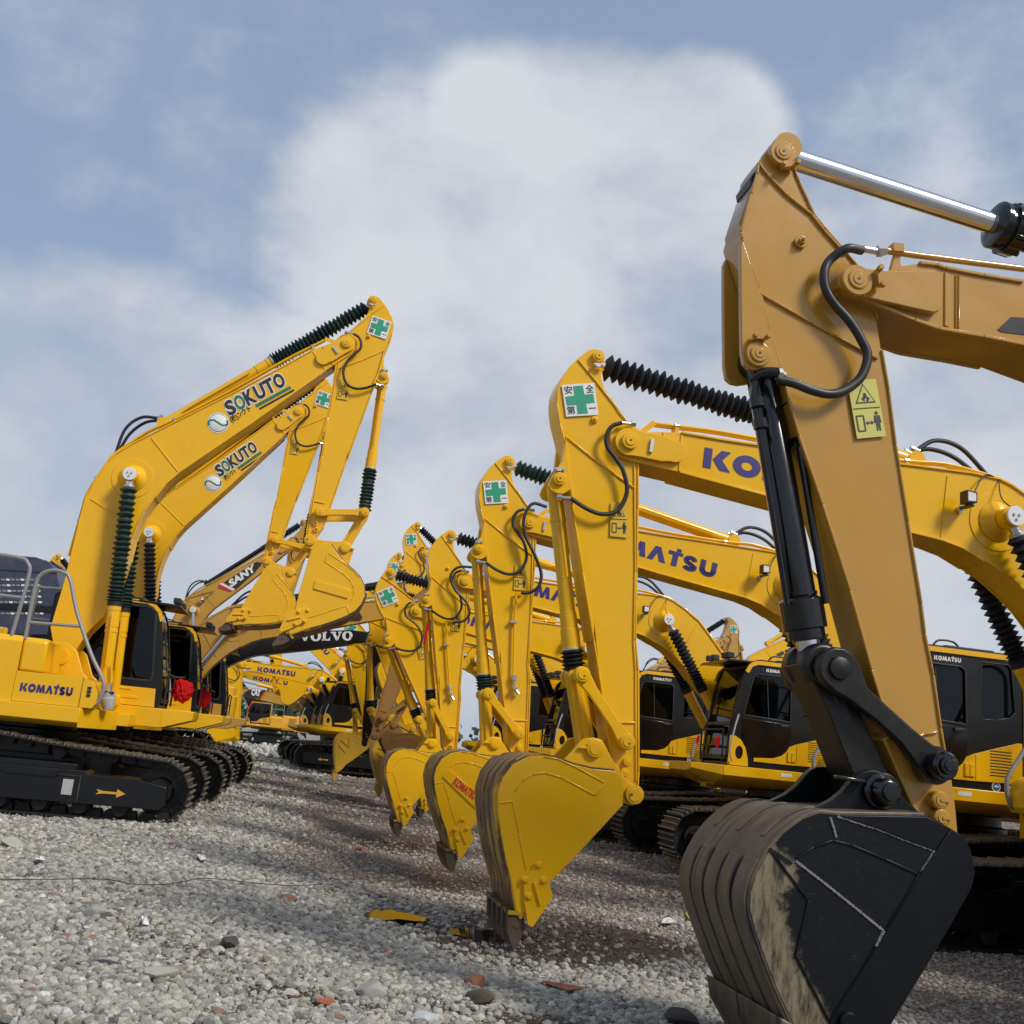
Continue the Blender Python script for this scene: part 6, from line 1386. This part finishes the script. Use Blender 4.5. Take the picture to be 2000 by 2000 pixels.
def litter(pts, mat, label, name='plastic_scrap', cat='litter', h=.03):
    q = [ground_pt(x, y, .06) for x, y in pts]; bm = bmesh.new(); cx = sum(p[0] for p in q)/len(q); cy = sum(p[1] for p in q)/len(q); c0 = gh(cx, cy)
    rnd = random.Random(int(pts[0][0])); rings = []
    for s_ in (1, .66, .33):
        rings.append([bm.verts.new(((p[0]-cx)*s_, (p[1]-cy)*s_, gh(cx+(p[0]-cx)*s_, cy+(p[1]-cy)*s_)-c0+.03+rnd.uniform(0, h))) for p in q])
    c_ = bm.verts.new((0, 0, .04+h)); n = len(q)
    for a, b_ in zip(rings[:-1], rings[1:]):
        for i in range(n): bm.faces.new([a[i], a[(i+1) % n], b_[(i+1) % n], b_[i]])
    for i in range(n): bm.faces.new([rings[-1][i], rings[-1][(i+1) % n], c_])
    me = bpy.data.meshes.new(name); bm.to_mesh(me); bm.free(); me.materials.append(M[mat]); o = bpy.data.objects.new(name, me); COL.objects.link(o); o.location = (cx, cy, c0)
    sm_ = o.modifiers.new('thick', 'SOLIDIFY'); sm_.thickness = .003; tag(o, label, cat); return o
litter([(1293, 1790), (1310, 1786), (1322, 1797), (1308, 1803), (1292, 1801)], 'white', 'crumpled white wrapper on the gravel between the yellow and black buckets')
litter([(1341, 1770), (1352, 1768), (1356, 1785), (1346, 1792), (1339, 1782)], 'stick', 'pale yellow plastic scrap beside the black bucket')
litter([(64, 1700), (80, 1698), (84, 1704), (68, 1706)], 'white', 'thin white plastic scrap on the pale gravel at far left')
litter([(380, 1692), (392, 1690), (400, 1700), (388, 1704)], 'white', 'white scrap on the pale gravel below the left tracks')
litter([(270, 1826), (282, 1824), (286, 1838), (272, 1840)], 'white', 'small white scrap in the middle of the left gravel')
litter([(1060, 1898), (1100, 1905), (1145, 1918), (1110, 1920), (1065, 1906)], 'rust', 'long thin rusty sheet strip lying on the gravel below the big yellow bucket', 'metal_strip', 'scrap metal', .01)
litter([(1000, 1700), (1010, 1698), (1022, 1702), (1012, 1706)], 'white', 'tiny white scrap beyond the foremost yellow bucket')
# thin wire on the gravel
b = MB(); pts = []
for px_, py_ in ((-20, 1726), (90, 1726), (200, 1724), (260, 1731), (330, 1726), (400, 1716), (500, 1718), (580, 1718), (640, 1714), (670, 1722)):
    x, y = ground_pt(px_, py_, .16); pts.append((x, y, gh(x, y)+.05))
b.tube(pts, .0035, 'ink', 6, 6); o = b.build('wire'); tag(o, 'thin dark wire lying across the pale gravel', 'wire')
# puddles
def puddle(px, py, rx, ry, seed, dz):
    cx, cy = ground_pt(px, py, 0); z = gh(cx, cy)+dz; rnd = random.Random(seed); pts = []
    for k in range(26):
        a = 2*pi*k/26; r = 1+.22*sin(3*a+seed)+.12*sin(5*a+seed*2)+rnd.uniform(-.05, .05); pts.append((rx*r*cos(a), ry*r*sin(a)))
    me = bpy.data.meshes.new('puddle'); me.from_pydata([(x, y, 0) for x, y in pts], [], [list(range(26))])
    mt = bpy.data.materials.get('puddle_water')
    if not mt:
        mt, n, bs = mat_base('puddle_water'); bs.inputs['Base Color'].default_value = (.035, .028, .018, 1); bs.inputs['Roughness'].default_value = .03; bs.inputs['IOR'].default_value = 1.4
    me.materials.append(mt); o = bpy.data.objects.new('puddle', me); COL.objects.link(o); o.location = (cx, cy, z); tag(o, kind='structure')
puddle(765, 1792, .26, .26, 2, .045); puddle(945, 1818, .40, .32, 5, .04)
# ------------------------------------------------------------------ wooded bank beyond the yard
def leafmat():
    m, n, b = mat_base('far_foliage'); t = n.nt; ge = n.n('ShaderNodeNewGeometry')
    nz = n.n('ShaderNodeTexNoise', i_Scale=.35, i_Detail=6.0); t.links.new(ge.outputs['Position'], nz.inputs['Vector'])
    c = n.mix(n.sstep(nz.outputs[0], .4, .62), (.035, .062, .035), (.085, .115, .065)); t.links.new(c, b.inputs['Base Color']); b.inputs['Roughness'].default_value = .8; return m
rng = np.random.default_rng(11); LV_ = []; LF_ = []
for k in range(170):
    x = rng.uniform(-75, 60); y = rng.uniform(118, 150); hh = rng.uniform(3.5, 7.2)*(1+.12*sin(x*.2)); rw = rng.uniform(1.6, 3.2)
    for j in range(150):
        d = rng.normal(size=3); d /= np.linalg.norm(d); r = rng.random()**.4; p = np.array([x, y, hh*.58+.4])+d*r*np.array([rw, rw, hh*.5])*(1+.25*sin(d[0]*5+k))
        if p[2] < .1: p[2] = abs(p[2])+.1
        s_ = rng.uniform(.22, .55); a, b_ = rng.normal(size=3), rng.normal(size=3); a *= s_/np.linalg.norm(a); b_ *= s_/np.linalg.norm(b_)
        o = len(LV_); LV_ += [tuple(p-a), tuple(p+b_), tuple(p+a), tuple(p-b_)]; LF_.append([o, o+1, o+2, o+3])
me = bpy.data.meshes.new('woodland'); me.from_pydata(LV_, [], LF_); me.materials.append(leafmat()); o = bpy.data.objects.new('woodland', me); COL.objects.link(o); tag(o, 'dark green wooded bank on the horizon beyond the parked excavators', 'woodland', kind='stuff')
# ------------------------------------------------------------------ light haze in the distance is left to the pale lower sky
